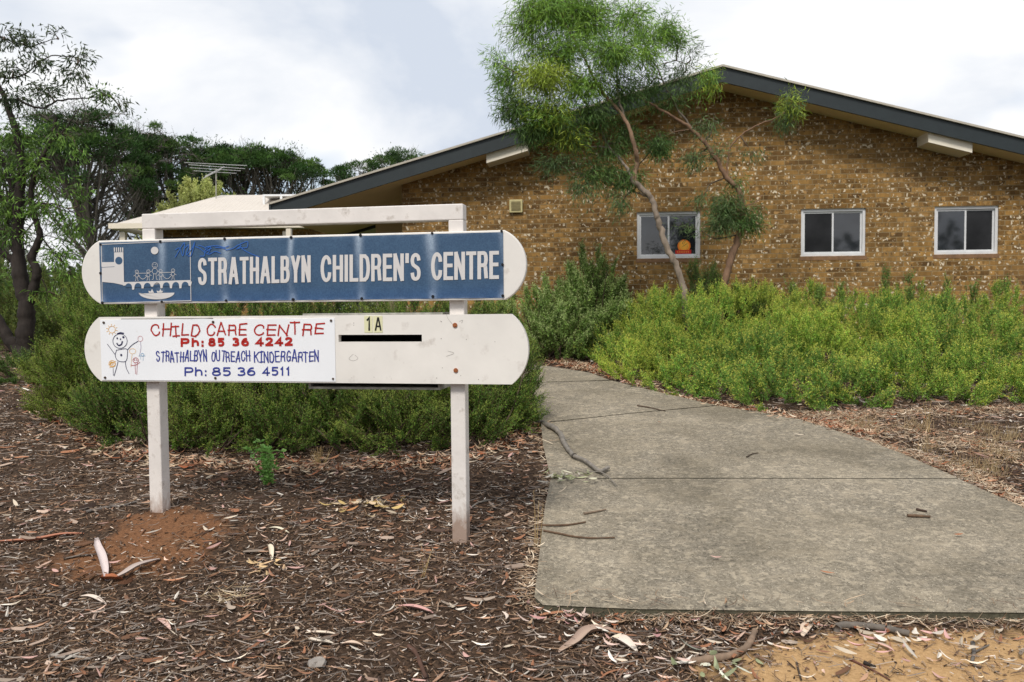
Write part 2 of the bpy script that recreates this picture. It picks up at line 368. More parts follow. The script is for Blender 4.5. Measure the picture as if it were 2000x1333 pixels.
def board_outline(tl, tr, br, bl, xl, xr_):
    L0, R0 = SF.loc(*tl, YB), SF.loc(*tr, YB); R1, L1 = SF.loc(*br, YB), SF.loc(*bl, YB)
    z1 = (L0[1] + R0[1]) / 2; z0 = (L1[1] + R1[1]) / 2; zc = (z0 + z1) / 2; h = (z1 - z0) / 2
    ua = (L0[0] + L1[0]) / 2; ub = (R0[0] + R1[0]) / 2
    ba = ua - SF.loc(xl, (tl[1] + bl[1]) / 2, YB)[0]; bb = SF.loc(xr_, (tr[1] + br[1]) / 2, YB)[0] - ub
    pts = []
    for sgn, u, bl_ in ((1, ub, bb), (-1, ua, ba)):
        r = (h * h + bl_ * bl_) / (2 * bl_); a = math.asin(min(1, h / r))
        if bl_ > h: a = math.pi - a
        for k in range(17):
            t = -a + 2 * a * k / 16; cx = bl_ - r
            pts.append((u + sgn * (cx + r * math.cos(t)), zc + sgn * r * math.sin(t)))
    return pts, (ua, ub, z0, z1)
o1, d1 = board_outline((192, 472.5), (985, 447.5), (987, 583), (197, 597.5), 159, 1028)
o2, d2 = board_outline((192, 622), (998, 611.5), (1000, 749), (199, 747), 165, 1032)
g = Geo(); g.prism(o1, YB, -.047); board1 = g.build('upper_board', M_white, sign); finish(board1, .006)
g = Geo(); g.prism(o2, YB, -.047); board2 = g.build('lower_board', M_white, sign)
sl0, sl1 = SF.loc(661, 655, YB), SF.loc(824, 668.5, YB); zs1 = (SF.loc(661, 656, YB)[1] + SF.loc(824, 652.5, YB)[1]) / 2; zs0 = (SF.loc(661, 668.5, YB)[1] + SF.loc(824, 668, YB)[1]) / 2
g = Geo(); g.box((sl0[0], -.2, zs0), (sl1[0], .1, zs1)); cut = g.build('cut', M_white); cut.parent = sign
finish(board2, .005, cut)
# letter box behind the slot
q0, q1 = SF.loc(615, 760, .05)[0], SF.loc(868, 760, .05)[0]; zb0 = SF.loc(740, 758, .05)[1]; zb1 = d2[3] + .012
g = Geo(); y0, y1 = -.045, .22
g.box((q0, y0, zb0), (q1, y1, zb0 + .014)); g.box((q0 - .03, y0 + .002, zb1 - .012), (q1 + .02, y1 + .02, zb1))
g.box((q0, y0, zb0 + .014), (q0 + .014, y1, zb1 - .012)); g.box((q1 - .014, y0, zb0 + .014), (q1, y1, zb1 - .012)); g.box((q0 + .014, y1 - .014, zb0 + .014), (q1 - .014, y1, zb1 - .012))
lb = g.build('letter_box', M_wood, sign)
g = Geo(); g.box((q0 + .016, y1 - .03, zb0 + .016), (q1 - .016, y1 - .016, zb1 - .014)); g.build('shade_sheet', M_dark, lb)  # near-black sheet that paints the shade inside the box behind the slot

class Ink:                                            # marks lying on a board: each stroke a hair further out
    def __init__(s, y): s.g = Geo(); s.y = y; s.k = 0
    def lay(s): s.k += 1; return s.y - .00006 * (s.k % 12)
    def stroke(s, pts, wpx, c, smooth=False, closed=False, px=True, wz=None):
        p = np.array([SF.loc(a, b_, s.y) for a, b_ in pts]) if px else np.array(pts, float)
        wd = wpx * 4.95 / F if px else wpx
        if smooth: p = smooth_path(np.r_[p, p[:1]] if closed else p, 6)
        elif closed: p = np.r_[p, p[:1]]
        t = np.diff(p, axis=0); t = nrm(t); nn = np.c_[-t[:, 1], t[:, 0]]
        m = np.r_[nn[:1], nn[:-1] + nn[1:], nn[-1:]]
        if closed: m[0] = m[-1] = nn[0] + nn[-1]
        ref = np.r_[nn[:1], nn]; m = nrm(m); dt = np.clip((m * ref).sum(1), .5, 1); off = m * (wd / 2 / dt)[:, None]
        yy = s.lay(); a, b_ = p + off, p - off; n = len(p)
        v = np.concatenate([np.c_[a[:, 0], np.full(n, yy), a[:, 1]], np.c_[b_[:, 0], np.full(n, yy), b_[:, 1]]])
        i = np.arange(n - 1); s.g.add(v, np.stack([i, i + n, i + n + 1, i + 1], -1), c)
    def fill(s, pts, c, px=True):
        p = np.array([SF.loc(a, b_, s.y) for a, b_ in pts]) if px else np.array(pts, float)
        yy = s.lay(); k = s.g.n; s.g.add(np.c_[p[:, 0], np.full(len(p), yy), p[:, 1]], np.zeros((0, 4), int), c)
        s.g.poly.append([k + i for i in range(len(p))])
    def disc(s, x, y, r, c, sx=1.0, n=20): s.fill([(x + r * sx * math.cos(t * 2 * math.pi / n), y + r * math.sin(t * 2 * math.pi / n)) for t in range(n)], c)
    def ring(s, x, y, r, wd, c, sx=1.0, n=14): s.stroke([(x + r * sx * math.cos(t * 2 * math.pi / n), y + r * math.sin(t * 2 * math.pi / n)) for t in range(n)], wd, c, True, True)
# stroke alphabet, unit box, y up.  's' = smooth curve, 'l' = straight
GL = {
 'S': [('s', [(.97, .76), (.85, .93), (.5, 1), (.15, .93), (.03, .76), (.15, .60), (.5, .51), (.85, .42), (.97, .24), (.85, .06), (.5, 0), (.15, .06), (.02, .26)])],
 'T': [('l', [(0, 1), (1, 1)]), ('l', [(.5, 1), (.5, -.04)])],
 'R': [('l', [(0, -.04), (0, 1), (.5, 1)]), ('s', [(.5, 1), (.82, .96), (.95, .75), (.82, .54), (.5, .50)]), ('l', [(.5, .5), (0, .5)]), ('s', [(.5, .5), (.82, .45), (.90, .25), (.98, -.04)])],
 'A': [('l', [(0, -.04), (.44, 1.02)]), ('l', [(.56, 1.02), (1, -.04)]), ('l', [(.15, .30), (.85, .30)])],
 'H': [('l', [(0, -.04), (0, 1.04)]), ('l', [(1, -.04), (1, 1.04)]), ('l', [(0, .53), (1, .53)])],
 'L': [('l', [(0, 1.04), (0, 0), (1, 0)])],
 'B': [('l', [(0, 0), (0, 1), (.5, 1)]), ('s', [(.5, 1), (.82, .95), (.9, .77), (.82, .58), (.5, .53)]), ('l', [(.5, .53), (0, .53)]), ('s', [(.5, .53), (.87, .47), (1, .27), (.87, .06), (.5, 0)]), ('l', [(.5, 0), (0, 0)])],
 'Y': [('l', [(0, 1.04), (.5, .42)]), ('l', [(1, 1.04), (.5, .42)]), ('l', [(.5, .45), (.5, -.04)])],
 'N': [('l', [(0, -.04), (0, 1.04)]), ('l', [(.02, 1), (.98, 0)]), ('l', [(1, -.04), (1, 1.04)])],
 'C': [('s', [(.98, .68), (.9, .88), (.55, 1), (.2, .9), (.02, .65), (0, .5), (.02, .35), (.2, .1), (.55, 0), (.9, .12), (.98, .34)])],
 'I': [('l', [(.5, -.04), (.5, 1.04)])],
 'D': [('l', [(.45, 0), (0, 0), (0, 1), (.45, 1)]), ('s', [(.45, 1), (.82, .9), (.98, .65), (1, .5), (.98, .35), (.82, .1), (.45, 0)])],
 'E': [('l', [(1, 1), (0, 1), (0, 0), (1, 0)]), ('l', [(0, .52), (.92, .52)])],
 "'": [('l', [(.55, 1.04), (.5, .74)])],
 'O': [('s', [(.5, 1), (.15, .88), (0, .5), (.15, .12), (.5, 0), (.85, .12), (1, .5), (.85, .88), (.5, 1)])],
 'U': [('s', [(0, 1.04), (0, .4), (.14, .08), (.5, 0), (.86, .08), (1, .4), (1, 1.04)])],
 'K': [('l', [(0, -.04), (0, 1.04)]), ('l', [(1, 1.04), (.02, .42)]), ('l', [(.35, .62), (1, -.04)])],
 'G': [('s', [(.95, .78), (.55, 1), (.15, .85), (0, .5), (.15, .12), (.55, 0), (.95, .2)]), ('l', [(.95, .16), (.95, .46), (.55, .46)])],
 'P': [('l', [(0, -.04), (0, 1), (.55, 1)]), ('s', [(.55, 1), (.88, .95), (1, .73), (.88, .51), (.55, .45)]), ('l', [(.55, .45), (0, .45)])],
 'h': [('l', [(0, -.04), (0, 1.04)]), ('s', [(0, .48), (.3, .68), (.75, .68), (.98, .45), (1, -.04)])],
 ':': [('l', [(.5, 0), (.5, .02)]), ('l', [(.5, .56), (.5, .58)])],
 'i': [('l', [(.5, 0), (.5, 1)]), ('l', [(0, 1), (1, 1)]), ('l', [(0, 0), (1, 0)])],
 '1': [('l', [(.15, .80), (.6, 1), (.6, -.04)])],
 '2': [('s', [(.05, .72), (.18, .95), (.55, 1), (.9, .88), (.9, .62), (.6, .36), (.05, 0)]), ('l', [(.05, 0), (1, 0)])],
 '3': [('s', [(.06, .9), (.45, 1), (.86, .9), (.86, .62), (.4, .53)]), ('s', [(.4, .53), (.92, .44), (.96, .12), (.5, 0), (.04, .08)])],
 '4': [('l', [(.75, -.04), (.75, 1), (0, .28), (1.05, .28)])],
 '5': [('l', [(.9, 1), (.15, 1), (.12, .58)]), ('s', [(.12, .56), (.5, .62), (.9, .5), (.94, .2), (.6, 0), (.04, .06)])],
 '6': [('s', [(.85, .96), (.4, .9), (.05, .5), (.08, .15), (.5, 0), (.92, .12), (.92, .45), (.5, .58), (.08, .38)])],
 '8': [('s', [(.5, .53), (.14, .65), (.14, .9), (.5, 1), (.86, .9), (.86, .65), (.5, .53), (.04, .4), (.04, .12), (.5, 0), (.96, .12), (.96, .4), (.5, .53)])],
}
WD = {'i': .75, 'I': .38, "'": .40, ':': .38, ' ': .62, '1': .6, 'L': .85, 'E': .9, 'A': 1.08, 'T': .95, 'C': 1.05, 'h': .85}
def text(ink, s, a, b_, hgt, tk, c, gap=.26, hand=0.0, seed=1, tx=1.0, serif=False):
    """a, b_: picture points of baseline start and end; hgt = (height at start, at end) in px; tk = stroke px"""
    r = random.Random(seed); ws = [WD.get(ch, 1.0) for ch in s]; tot = sum(ws) + gap * (len(s) - 1)
    a, b_ = np.array(a, float), np.array(b_, float); unit = (b_ - a) / tot; pos = 0.0; ex = unit / np.linalg.norm(unit)
    for ch, wd in zip(s, ws):
        if ch != ' ':
            f0 = pos / tot; h = hgt[0] + (hgt[1] - hgt[0]) * f0; W = np.linalg.norm(unit) * wd
            o = a + unit * pos; dy = r.uniform(-1, 1) * hand * 2.2; sh = r.uniform(-1, 1) * hand * .12; hs = 1 + r.uniform(-.12, .12) * hand
            for kind, pts in GL[ch]:
                q = []
                if kind == 'l': pts = [(x, min(1, max(0, y))) for x, y in pts]
                for x, y in pts:
                    x += hand * r.uniform(-.06, .06); y += hand * r.uniform(-.05, .05)
                    if hand and kind == 'l': x += (.5 - y) * -.06
                    X_ = tk * tx / 2 + x * max(.1, W - tk * tx); Y_ = tk / 2 + y * (h * hs - tk)
                    q.append(o + ex * (X_ + sh * Y_) + np.array([0, -Y_ + dy]))
                if kind == 'l':
                    for e_, n_ in ((0, 1), (-1, -2)):
                        v_ = q[e_] - q[n_]; q[e_] = q[e_] + v_ / (np.linalg.norm(v_) + 1e-9) * tk * (.5 if not hand else .8)
                if hand and kind == 'l' and len(q) == 2:
                    mid = (q[0] + q[1]) / 2 + np.array([r.uniform(-.5, .5), r.uniform(-.5, .5)]) * hand; ink.stroke([q[0], mid, q[1]], tk, c, True)
                else: ink.stroke(q, tk, c, kind == 's')
        pos += wd + gap
def word(k, name='word'):
    k.g.build(name, M_mark, board1 if k.y < YB - .0061 else board2); return Ink(k.y)
# --- blue panel with washed-out streaks below its screws
def C1(x, y): return (150 + x / 3.3333, 380 + y / 3.3333)
def C2(x, y): return (600 + x / 3.3333, 380 + y / 3.3333)
pa, pb = SF.loc(196, 478, YB), SF.loc(983, 578, YB)
U0, U1 = SF.loc(196, 535, YB)[0], SF.loc(983.5, 520, YB)[0]; ZP0, ZP1 = d1[2] + .012, d1[3] - .012
uu, zz = np.meshgrid(np.linspace(U0, U1, 620), np.linspace(ZP0, ZP1, 100))
top_s = [(196.5, 478), (313, 472), (438.5, 467), (568.5, 464), (704, 460), (844, 456), (979.5, 451.5)]
bot_s = [(200, 592), (316, 589.5), (441.5, 587.5), (572.5, 585.5), (706.5, 583.5), (845.5, 579.5), (982, 578)]
side_s = [(196.5, 534), (981.5, 517)]
fade = 0 * uu
for k, (x, y) in enumerate(top_s):
    u = SF.loc(x, y, YB)[0]; wd = .016 + .007 * (k % 3); dd = (ZP1 - zz) / (ZP1 - ZP0)
    fade += (.55 if 0 < k < 6 else .2) * np.exp(-((uu - u - .012 * np.sin(dd * 3 + k)) / wd) ** 2) * np.clip(1.05 - dd * 1.05, 0, 1) ** 1.2
for x, y in bot_s:
    u = SF.loc(x, y, YB)[0]; fade += .35 * np.exp(-((uu - u) / .022) ** 2 - ((zz - ZP0) / .05) ** 2)
edge = np.exp(-np.minimum(zz - ZP0, ZP1 - zz) / .006) * .25
fade = np.clip(fade + edge * (.5 + .5 * np.sin(uu * 40) * np.sin(uu * 23)), 0, 1)
deep = np.array([.040, .086, .158]); pale = np.array([.46, .56, .68]); low = np.clip(1 - (zz - ZP0) / .09, 0, 1)[..., None]
cc = deep * (1 - fade[..., None]) + pale * fade[..., None] + low * np.array([-.006, .0, .035])
n1_, n2_ = uu.shape; i = np.arange(n1_ - 1)[:, None] * n2_ + np.arange(n2_ - 1)[None]
yy = np.full_like(uu, YB - .0035) - .0012 * (np.sin((uu - U0) * 26) * (np.abs(zz - (ZP0 + ZP1) / 2) / .2) ** 2)
g = Geo(); g.add(np.stack([uu, yy, zz], -1), np.stack([i, i + 1, i + n2_ + 1, i + n2_], -1).reshape(-1, 4), cc.reshape(-1, 3))
g.box((U0, YB - .0022, ZP0), (U1, YB - .0002, ZP1), (.5, .5, .5))
M_blue = attr_mat('blue_vinyl', .42, 0, .4); nt = M_blue.node_tree; b = nt.nodes['Principled BSDF']
src = b.inputs['Base Color'].links[0].from_socket
nt.links.new(mixc(nt, .55, mixc(nt, 1.0, src, ramp(nt, noise(nt, 120, 3, .75), .36, .64, (.55, .6, .66), (1.6, 1.5, 1.38)), 'MULTIPLY'), mixc(nt, 1.0, src, ramp(nt, noise(nt, 5, 6, .6), .3, .7, (.7, .74, .8), (1.3, 1.25, 1.2)), 'MULTIPLY')), b.inputs['Base Color'])
g.build('blue_panel', M_blue, board1, smooth=False)
WH = (.60, .575, .56)
# emblem
k = Ink(YB - .0062)
k.stroke([C1(160, 326), C1(737, 301), C1(743, 692), C1(166, 709)], 1.3, WH, closed=True)
k.fill([C1(160, 442), C1(243, 441), C1(243, 378), C1(303, 376), C1(308, 592), C1(300, 590), C1(240, 577), C1(162, 570)], WH)
for t in range(5): k.fill([C1(241 + t * 13.5, 346), C1(248 + t * 13.5, 346), C1(249 + t * 13.5, 374), C1(242 + t * 13.5, 374)], WH)
BL = (.042, .09, .165)
k.disc(*C1(274, 432), 7.6, BL, .95); k.stroke([C1(162, 476), C1(246, 471)], .9, BL); k.stroke([C1(162, 470), C1(162, 570)], .6, BL)
k.disc(*C1(507, 366), 7.4, WH)
# bridge: deck and arches
k.fill([C1(300, 572), C1(738, 558), C1(738, 582), C1(300, 594)], WH)
for t in range(8):                                    # piers between the arches
    x0 = 306 + t * 61.5; y0 = 588 - t * 1.7; dn = (30, 34, 28, 18, 30, 32, 34, 20)[t]
    if t: k.fill([C1(x0 - 13, y0 - 8), C1(x0 + 13, y0 - 8), C1(x0 + 8, y0 + 14), C1(x0 + 6, y0 + dn), C1(x0 - 7, y0 + dn), C1(x0 - 9, y0 + 14)], WH)
k.fill([C1(726, 570), C1(738, 570), C1(738, 592), C1(733, 590)], WH)
for t in range(7):                                    # round heads of the arches
    x0 = 337 + t * 61.5; y0 = 600 - t * 1.7
    k.fill([C1(x0 + 23 * math.cos(a), y0 + 6 - 27 * math.sin(a)) for a in np.linspace(0, math.pi, 12)], BL)
k.fill([C1(404, 646)] + [C1(520 + 116 * math.cos(a), 640 + 44 * math.sin(a)) for a in np.linspace(math.pi, 0, 14)] , WH)
k.fill([C1(470, 642), C1(466, 628), C1(482, 632), C1(490, 616), C1(498, 632), C1(504, 641)], WH)
k.fill([C1(524, 641), C1(520, 626), C1(536, 632), C1(545, 616), C1(552, 630), C1(562, 628), C1(556, 640)], WH)
def kid(x, y, s):
    k.ring(*C1(x, y), 3.6 * s, .7, WH); k.disc(*C1(x - 4 * s, y - 3 * s), .5 * s, WH, n=6); k.disc(*C1(x + 4 * s, y - 3 * s), .5 * s, WH, n=6)
    k.stroke([C1(x - 6 * s, y + 4 * s), C1(x, y + 7 * s), C1(x + 6 * s, y + 4 * s)], .5, WH)
    k.ring(*C1(x, y + 26 * s), 3.8 * s, .7, WH, .9)
    for q in (-1, 1):
        k.stroke([C1(x + q * 5 * s, y + 38 * s), C1(x + q * 7 * s, y + 62 * s), C1(x + q * 13 * s, y + 64 * s)], .8, WH)
        k.stroke([C1(x + q * 10 * s, y + 24 * s), C1(x + q * 24 * s, y + 32 * s)], .7, WH)
kid(508, 462, 1.45)
for x, y in ((391, 504), (466, 502), (546, 500), (627, 496)): kid(x, y, .9)
k.stroke([C1(396, 514), C1(462, 513)], .8, WH); k.stroke([C1(550, 510), C1(622, 507)], .8, WH)
k.stroke([C1(400, 530), C1(430, 552), C1(460, 530)], .8, WH, True); k.stroke([C1(556, 530), C1(590, 550), C1(620, 526)], .8, WH, True)
k.g.build('emblem', M_mark, board1)
k = Ink(YB - .0062)
text(k, 'STRATHALBYN', (386, 557.5), (607, 551.5), (53, 52.5), 6.9, WH, .11); k = word(k)
text(k, "CHILDREN'S", (626, 551.5), (822, 548.5), (52.5, 54), 6.9, WH, .11); k = word(k)
text(k, 'CENTRE', (842, 548), (974.5, 545), (54.5, 54.5), 6.9, WH, .11); k = word(k)
k = Ink(YB - .0074); GB = (.03, .12, .42)
for pts in ([(640, 410), (700, 315), (690, 400), (670, 350), (640, 362)], [(700, 352), (730, 330), (712, 395), (750, 350), (768, 312), (745, 395), (720, 400)],
            [(770, 340), (800, 352), (850, 385), (870, 340), (830, 370), (860, 390), (900, 372), (940, 385)], [(790, 330), (830, 345), (870, 378), (840, 345), (910, 335), (960, 345), (990, 335)],
            [(900, 345), (960, 352), (975, 362), (1020, 350), (1050, 330), (1070, 335), (1040, 356), (1075, 345)], [(1060, 325), (1110, 308), (1108, 345), (1075, 352), (1130, 385), (1190, 408)],
            [(800, 402), (830, 400), (835, 376), (880, 350)]):
    k.stroke([C1(*p) for p in pts], 1.5, GB, True)
k.g.build('graffiti', M_mark, board1)
def screws(pts, y, r, mat, parent, name='screw'):
    g = Geo(); 
    for x, z in pts:
        u, v = SF.loc(x, z, y); n = 10; rr = r * random.uniform(.85, 1.15)
        ring = [(u + rr * math.cos(a), v + rr * math.sin(a)) for a in np.arange(n) * 2 * math.pi / n]
        g.prism(ring, y - .003, y + .004); g.prism([(u + (p - u) * .6, v + (q - v) * .6) for p, q in ring], y - .0055, y - .003)
    return g.build(name, mat, parent)
random.seed(3)
for pt in top_s + bot_s + side_s: screws([pt], YB - .006, .0088, M_black, board1)
# --- white phone-number panel
p0, p1_ = SF.loc(198, 690, YB)[0], SF.loc(655, 685, YB)[0]; z0, z1 = d2[2] + .008, d2[3] - .016
M_pan = plain('white_panel', (.80, .81, .83), .35, .03, 4, bmp=0, stain=((.55, .52, .48), 14, .68, .85))
g = Geo(); g.prism([(p0, z0), (p1_, z0), (p1_, z1)] + [(p1_ + (p0 - p1_) * t, z1 + .002 * math.sin(t * 37) - .001) for t in np.linspace(.02, 1, 40)], YB - .004, YB + .0005)
panel = g.build('white_panel', M_pan, board2)
g = Geo(); g.prism([(p0 + .15, z1 + .0045), (p0 + .15, z1 + .0015), (p0 + .8, z1 - .0005), (p0 + .8, z1 + .0035)], YB - .0011, YB - .0003); g.build('grime_line', M_black, board2)
k = Ink(YB - .0060); RD = (.40, .018, .012); NB = (.035, .05, .26)
text(k, 'CHiLD', (295, 658), (390, 656.5), (24, 23), 2.9, RD, .20, .8, 4); k = word(k)
text(k, 'CARE', (403, 657), (481, 655.5), (23, 23), 2.9, RD, .20, .8, 5); k = word(k)
text(k, 'CENTRE', (495, 656), (632, 653.5), (23.5, 22), 2.9, RD, .22, .8, 6); k = word(k)
k = Ink(YB - .0060)
text(k, 'Ph:', (352, 678), (399, 678), (17.5, 17.5), 4.8, RD, .14, 0, 1, 1.2); k = word(k)
text(k, '85', (406, 677.5), (439, 677.5), (17.5, 17.5), 4.8, RD, .12, 0, 1, 1.2); k = word(k)
text(k, '36', (451, 677), (487, 677), (17.5, 17.5), 4.8, RD, .12, 0, 1, 1.2); k = word(k)
text(k, '4242', (498, 677), (572, 676), (17.5, 17.5), 4.8, RD, .12, 0, 1, 1.2); k = word(k)
k = Ink(YB - .0060)
text(k, 'STRATHALBYN', (305, 707), (405, 707), (21, 21), 2.3, NB, .16, .7, 7); k = word(k)
text(k, 'OUTREACH', (412, 707.5), (489, 707), (21, 21), 2.3, NB, .16, .7, 8); k = word(k)
text(k, 'KiNDERGARTEN', (496, 707.5), (623, 707), (21, 21), 2.3, NB, .16, .7, 9); k = word(k)
k = Ink(YB - .0060)
text(k, 'Ph:', (360, 735), (405, 735), (17.5, 17.5), 3.3, NB, .16, 0, 1); k = word(k)
text(k, '85', (414, 735), (451, 735), (17.5, 17.5), 3.3, NB, .16, 0, 1); k = word(k)
text(k, '36', (462, 735), (499, 734.5), (17.5, 17.5), 3.3, NB, .16, 0, 1); k = word(k)
text(k, '4511', (512, 734.5), (567, 734), (17.5, 17.5), 3.3, NB, .20, 0, 1); k = word(k)
k = Ink(YB - .0060); NV = (.02, .02, .07); YE = (.70, .36, .04); RR = (.42, .03, .04); LB = (.10, .30, .5)
k.ring(*C1(228, 880), 6.6, .9, YE)
for a in range(10): t = a * .63 + .2; k.stroke([C1(228 + 26 * math.cos(t), 880 + 26 * math.sin(t)), C1(228 + 38 * math.cos(t), 880 + 36 * math.sin(t))], .8, YE)
k.ring(*C1(281, 955), 14, 1.1, NV); k.stroke([C1(262, 908), C1(283, 901), C1(306, 905)], 2.6, NV)
k.disc(*C1(263, 937), 1.9, NV, .8); k.disc(*C1(284, 943), 1.7, NV, .7); k.disc(*C1(303, 930), 2.1, NV)
k.stroke([C1(259, 968), C1(272, 983), C1(290, 976), C1(297, 955)], 2.7, NV, True)
k.stroke([C1(258, 1014), C1(322, 1006), C1(329, 1040), C1(318, 1086), C1(270, 1084), C1(250, 1050)], 1.1, NV, True, True); k.disc(*C1(289, 1046), 2.5, NV, .8, 8)
k.stroke([C1(248, 1042), C1(225, 1010), C1(198, 974)], 1.1, NV, True); k.stroke([C1(330, 1012), C1(360, 980), C1(400, 955)], 1.2, NV, True)
k.stroke([C1(268, 1088), C1(258, 1130), C1(242, 1182)], 1.1, NV, True); k.stroke([C1(315, 1088), C1(322, 1130), C1(340, 1168)], 1.1, NV, True)
k.stroke([C1(236, 1130), C1(237, 1180)], .8, NV)
k.ring(*C1(413, 940), 5.2, .6, RR, .9); k.stroke([C1(414, 958), C1(417, 1000), C1(406, 1055)], .6, (.2, .15, .3), True)
k.ring(*C1(363, 1021), 5, .6, YE, 1.25); k.stroke([C1(360, 1040), C1(355, 1080), C1(352, 1125)], .6, YE)
k.ring(*C1(383, 1080), 4.8, 1.0, RR, 1.1)
for dx in (-7, 7): k.disc(*C1(383 + dx, 1078), 1.3, RR, 1, 6)
k.stroke([C1(350, 1112), C1(380, 1112), C1(411, 1092)], .9, RR, True); k.stroke([C1(378, 1098), C1(382, 1168)], .7, RR); k.stroke([C1(394, 1098), C1(390, 1174)], .7, RR)
k.ring(*C1(427, 1044), 2.6, .8, LB, 1.2); k.stroke([C1(402, 1052), C1(446, 1052)], .6, LB); k.stroke([C1(416, 1054), C1(416, 1075)], .5, LB); k.stroke([C1(432, 1054), C1(431, 1084)], .5, LB)
for r_, (dx, dy) in ((6.4, (0, 0)), (4.6, (3, 4)), (3.0, (-4, -2))): k.ring(*C1(230 + dx, 1103 + dy), r_, .9, YE)
k.stroke([C1(206, 1110), C1(255, 1085)], .8, YE); k.stroke([C1(212, 1128), C1(250, 1112)], .8, YE)
k.g.build('drawing', M_mark, board2)
M_screw2 = plain('dark_screw', (.07, .045, .03), .5, .3, 60, bmp=0)
for pt in [C1(175, 835), C1(887, 831), C2(155, 822), C1(184, 1193), C1(902, 1196), C2(168, 1201)]: screws([pt], YB - .006, .0075, M_screw2, board2)
for pt in [C2(962, 852), C2(967, 1146)]: screws([pt], YB - .003, .0135, M_rust, board2, 'bolt')
# number plates 1 and A
for x0, x1, ch in ((711.5, 728, '1'), (729.3, 747.5, 'A')):
    a = SF.loc(x0, 620, YB); b_ = SF.loc(x1, 650, YB)
    zt_, zb_ = SF.loc(x0, 617.5, YB)[1], SF.loc(x0, 650, YB)[1]
    g = Geo(); g.box((a[0], YB - .002, zb_), (b_[0], YB + .0003, zt_)); pl = g.build('number_plate', plain('plate_' + ('one' if ch == '1' else 'a'), (.68, .66, .42), .5, .06, 20, bmp=0), board2)
    pl['label'] = 'cream plate with black ' + ch
    k = Ink(YB - .0035)
    if ch == '1': k.stroke([(716.5, 626.5), (721, 621), (721, 646.5)], 3.4, (.012, .012, .012))
    else: text(k, 'A', (732, 646.5), (745, 646), (26, 26), 3.0, (.012, .012, .012))
    g2 = k.g; pd = g2.build('house_number', M_mark, board2)
# dirty marks on bare board
DM = (.22, .19, .17); random.seed(8)
for x, y in ((303, 838), (303, 852), (868, 825), (873, 829), (872, 940), (1036, 945), (1222, 960), (290, 1195), (547, 1202), (843, 1196), (1000, 1180), (880, 1130), (435, 1190), (1115, 1206)):
    k = Ink(YB - .0012); k.disc(*C2(x, y), random.uniform(.6, 1.1), DM, random.uniform(.7, 1.4), 7); k.g.build('nail_hole', M_mark, board2)
for pts in ([(300, 1040), (272, 1070), (300, 1084), (330, 1068), (310, 1045)], [(905, 780), (920, 815), (950, 850)], [(915, 1020), (955, 1035), (905, 1055)], [(990, 828), (1012, 820), (1005, 840)]):
    k = Ink(YB - .0012); k.stroke([C2(*q) for q in pts], .45, DM, True); k.g.build('scratch', M_mark, board2)

# ------------------------------------------------------------------ THE BRICK BUILDING
DW = 14.2; X0 = (1410 - 1000) / F * DW; TB = -math.atan(.085)
BF = Frame((X0, DW, 0), TB)
bld = empty('brick_building', (X0, DW, 0), 'brown speckled brick building with gable roof, dark fascia and three sliding windows', 'building', rz=TB)
OV = -.55                                             # front of the overhanging fascia
ap = BF.loc(1411, 127, OV); rr_ = BF.loc(2000, 268, OV); ll_ = BF.loc(985, 257, OV)
sR, sL = (rr_[1] - ap[1]) / (rr_[0] - ap[0]), (ll_[1] - ap[1]) / (ll_[0] - ap[0])
au, az = ap
XL = BF.loc(528, 405, OV)[0]; XR = 13.0
def rz_(u): return az + (u - au) * (sR if u > au else sL)
FT = .25                                              # fascia depth
def slab(u0, u1, dz0, dz1, y0, y1, mat, name):        # sloping slab piece under the roof line
    g = Geo(); g.prism([(u0, rz_(u0) + dz0), (u1, rz_(u1) + dz0), (u1, rz_(u1) + dz1), (u0, rz_(u0) + dz1)], y0, y1); return g.build(name, mat, bld)
DEEP = 13.0
for u0, u1 in ((XL, au), (au, XR)):
    yb = DEEP
    slab(u0, u1, -.035, 0, OV - .04, yb, M_roofedge, 'roof')
    slab(u0, u1, -.035 - FT, -.037, OV, OV + .04, M_fascia, 'fascia')
    slab(u0, u1, -.035 - FT + .02, -.035 - FT + .035, OV + .042, 3.3 if u0 == XL else 8, M_soffit, 'soffit')
slab(XL - .02, XL + .02, -.2, -.005, OV - .02, 3.3, M_fascia, 'gutter')
slab(XL + .02, au - 6, -.33, -.08, 3.32, 3.36, M_fascia, 'rear_fascia')
WL = BF.loc(784, 350, 0)[0]
zw = lambda u: rz_(u) - .035 - FT + .018
wins = []
for x0, x1, yt, yb_ in ((1244, 1368, 413, 504.5), (1564.5, 1691, 407, 501), (1825, 1950.5, 404.5, 499)):
    wins.append((BF.loc(x0, 450, 0)[0], BF.loc(x1, 450, 0)[0], BF.loc(x0, yb_, 0)[1], BF.loc((x0 + x1) / 2, yt, 0)[1]))
zb_m = np.mean([q[2] for q in wins]); zt_m = np.mean([q[3] for q in wins])
wins = [(a, b_, zb_m, zt_m) for a, b_, _, _ in wins]
g = Geo(); cuts = sorted([WL, au, XR] + [q for w_ in wins for q in w_[:2]])
for a, b_ in zip(cuts[:-1], cuts[1:]):
    hit = [w_ for w_ in wins if abs(w_[0] - a) < 1e-6]
    segs = [(.2, .2, zw(a), zw(b_))] if not hit else [(.2, .2, zb_m, zb_m), (zt_m, zt_m, zw(a), zw(b_))]
    for s0, s1, e0, e1 in segs: g.add([(a, 0, s0), (b_, 0, s1), (b_, 0, e1), (a, 0, e0)], [(0, 1, 2, 3)])
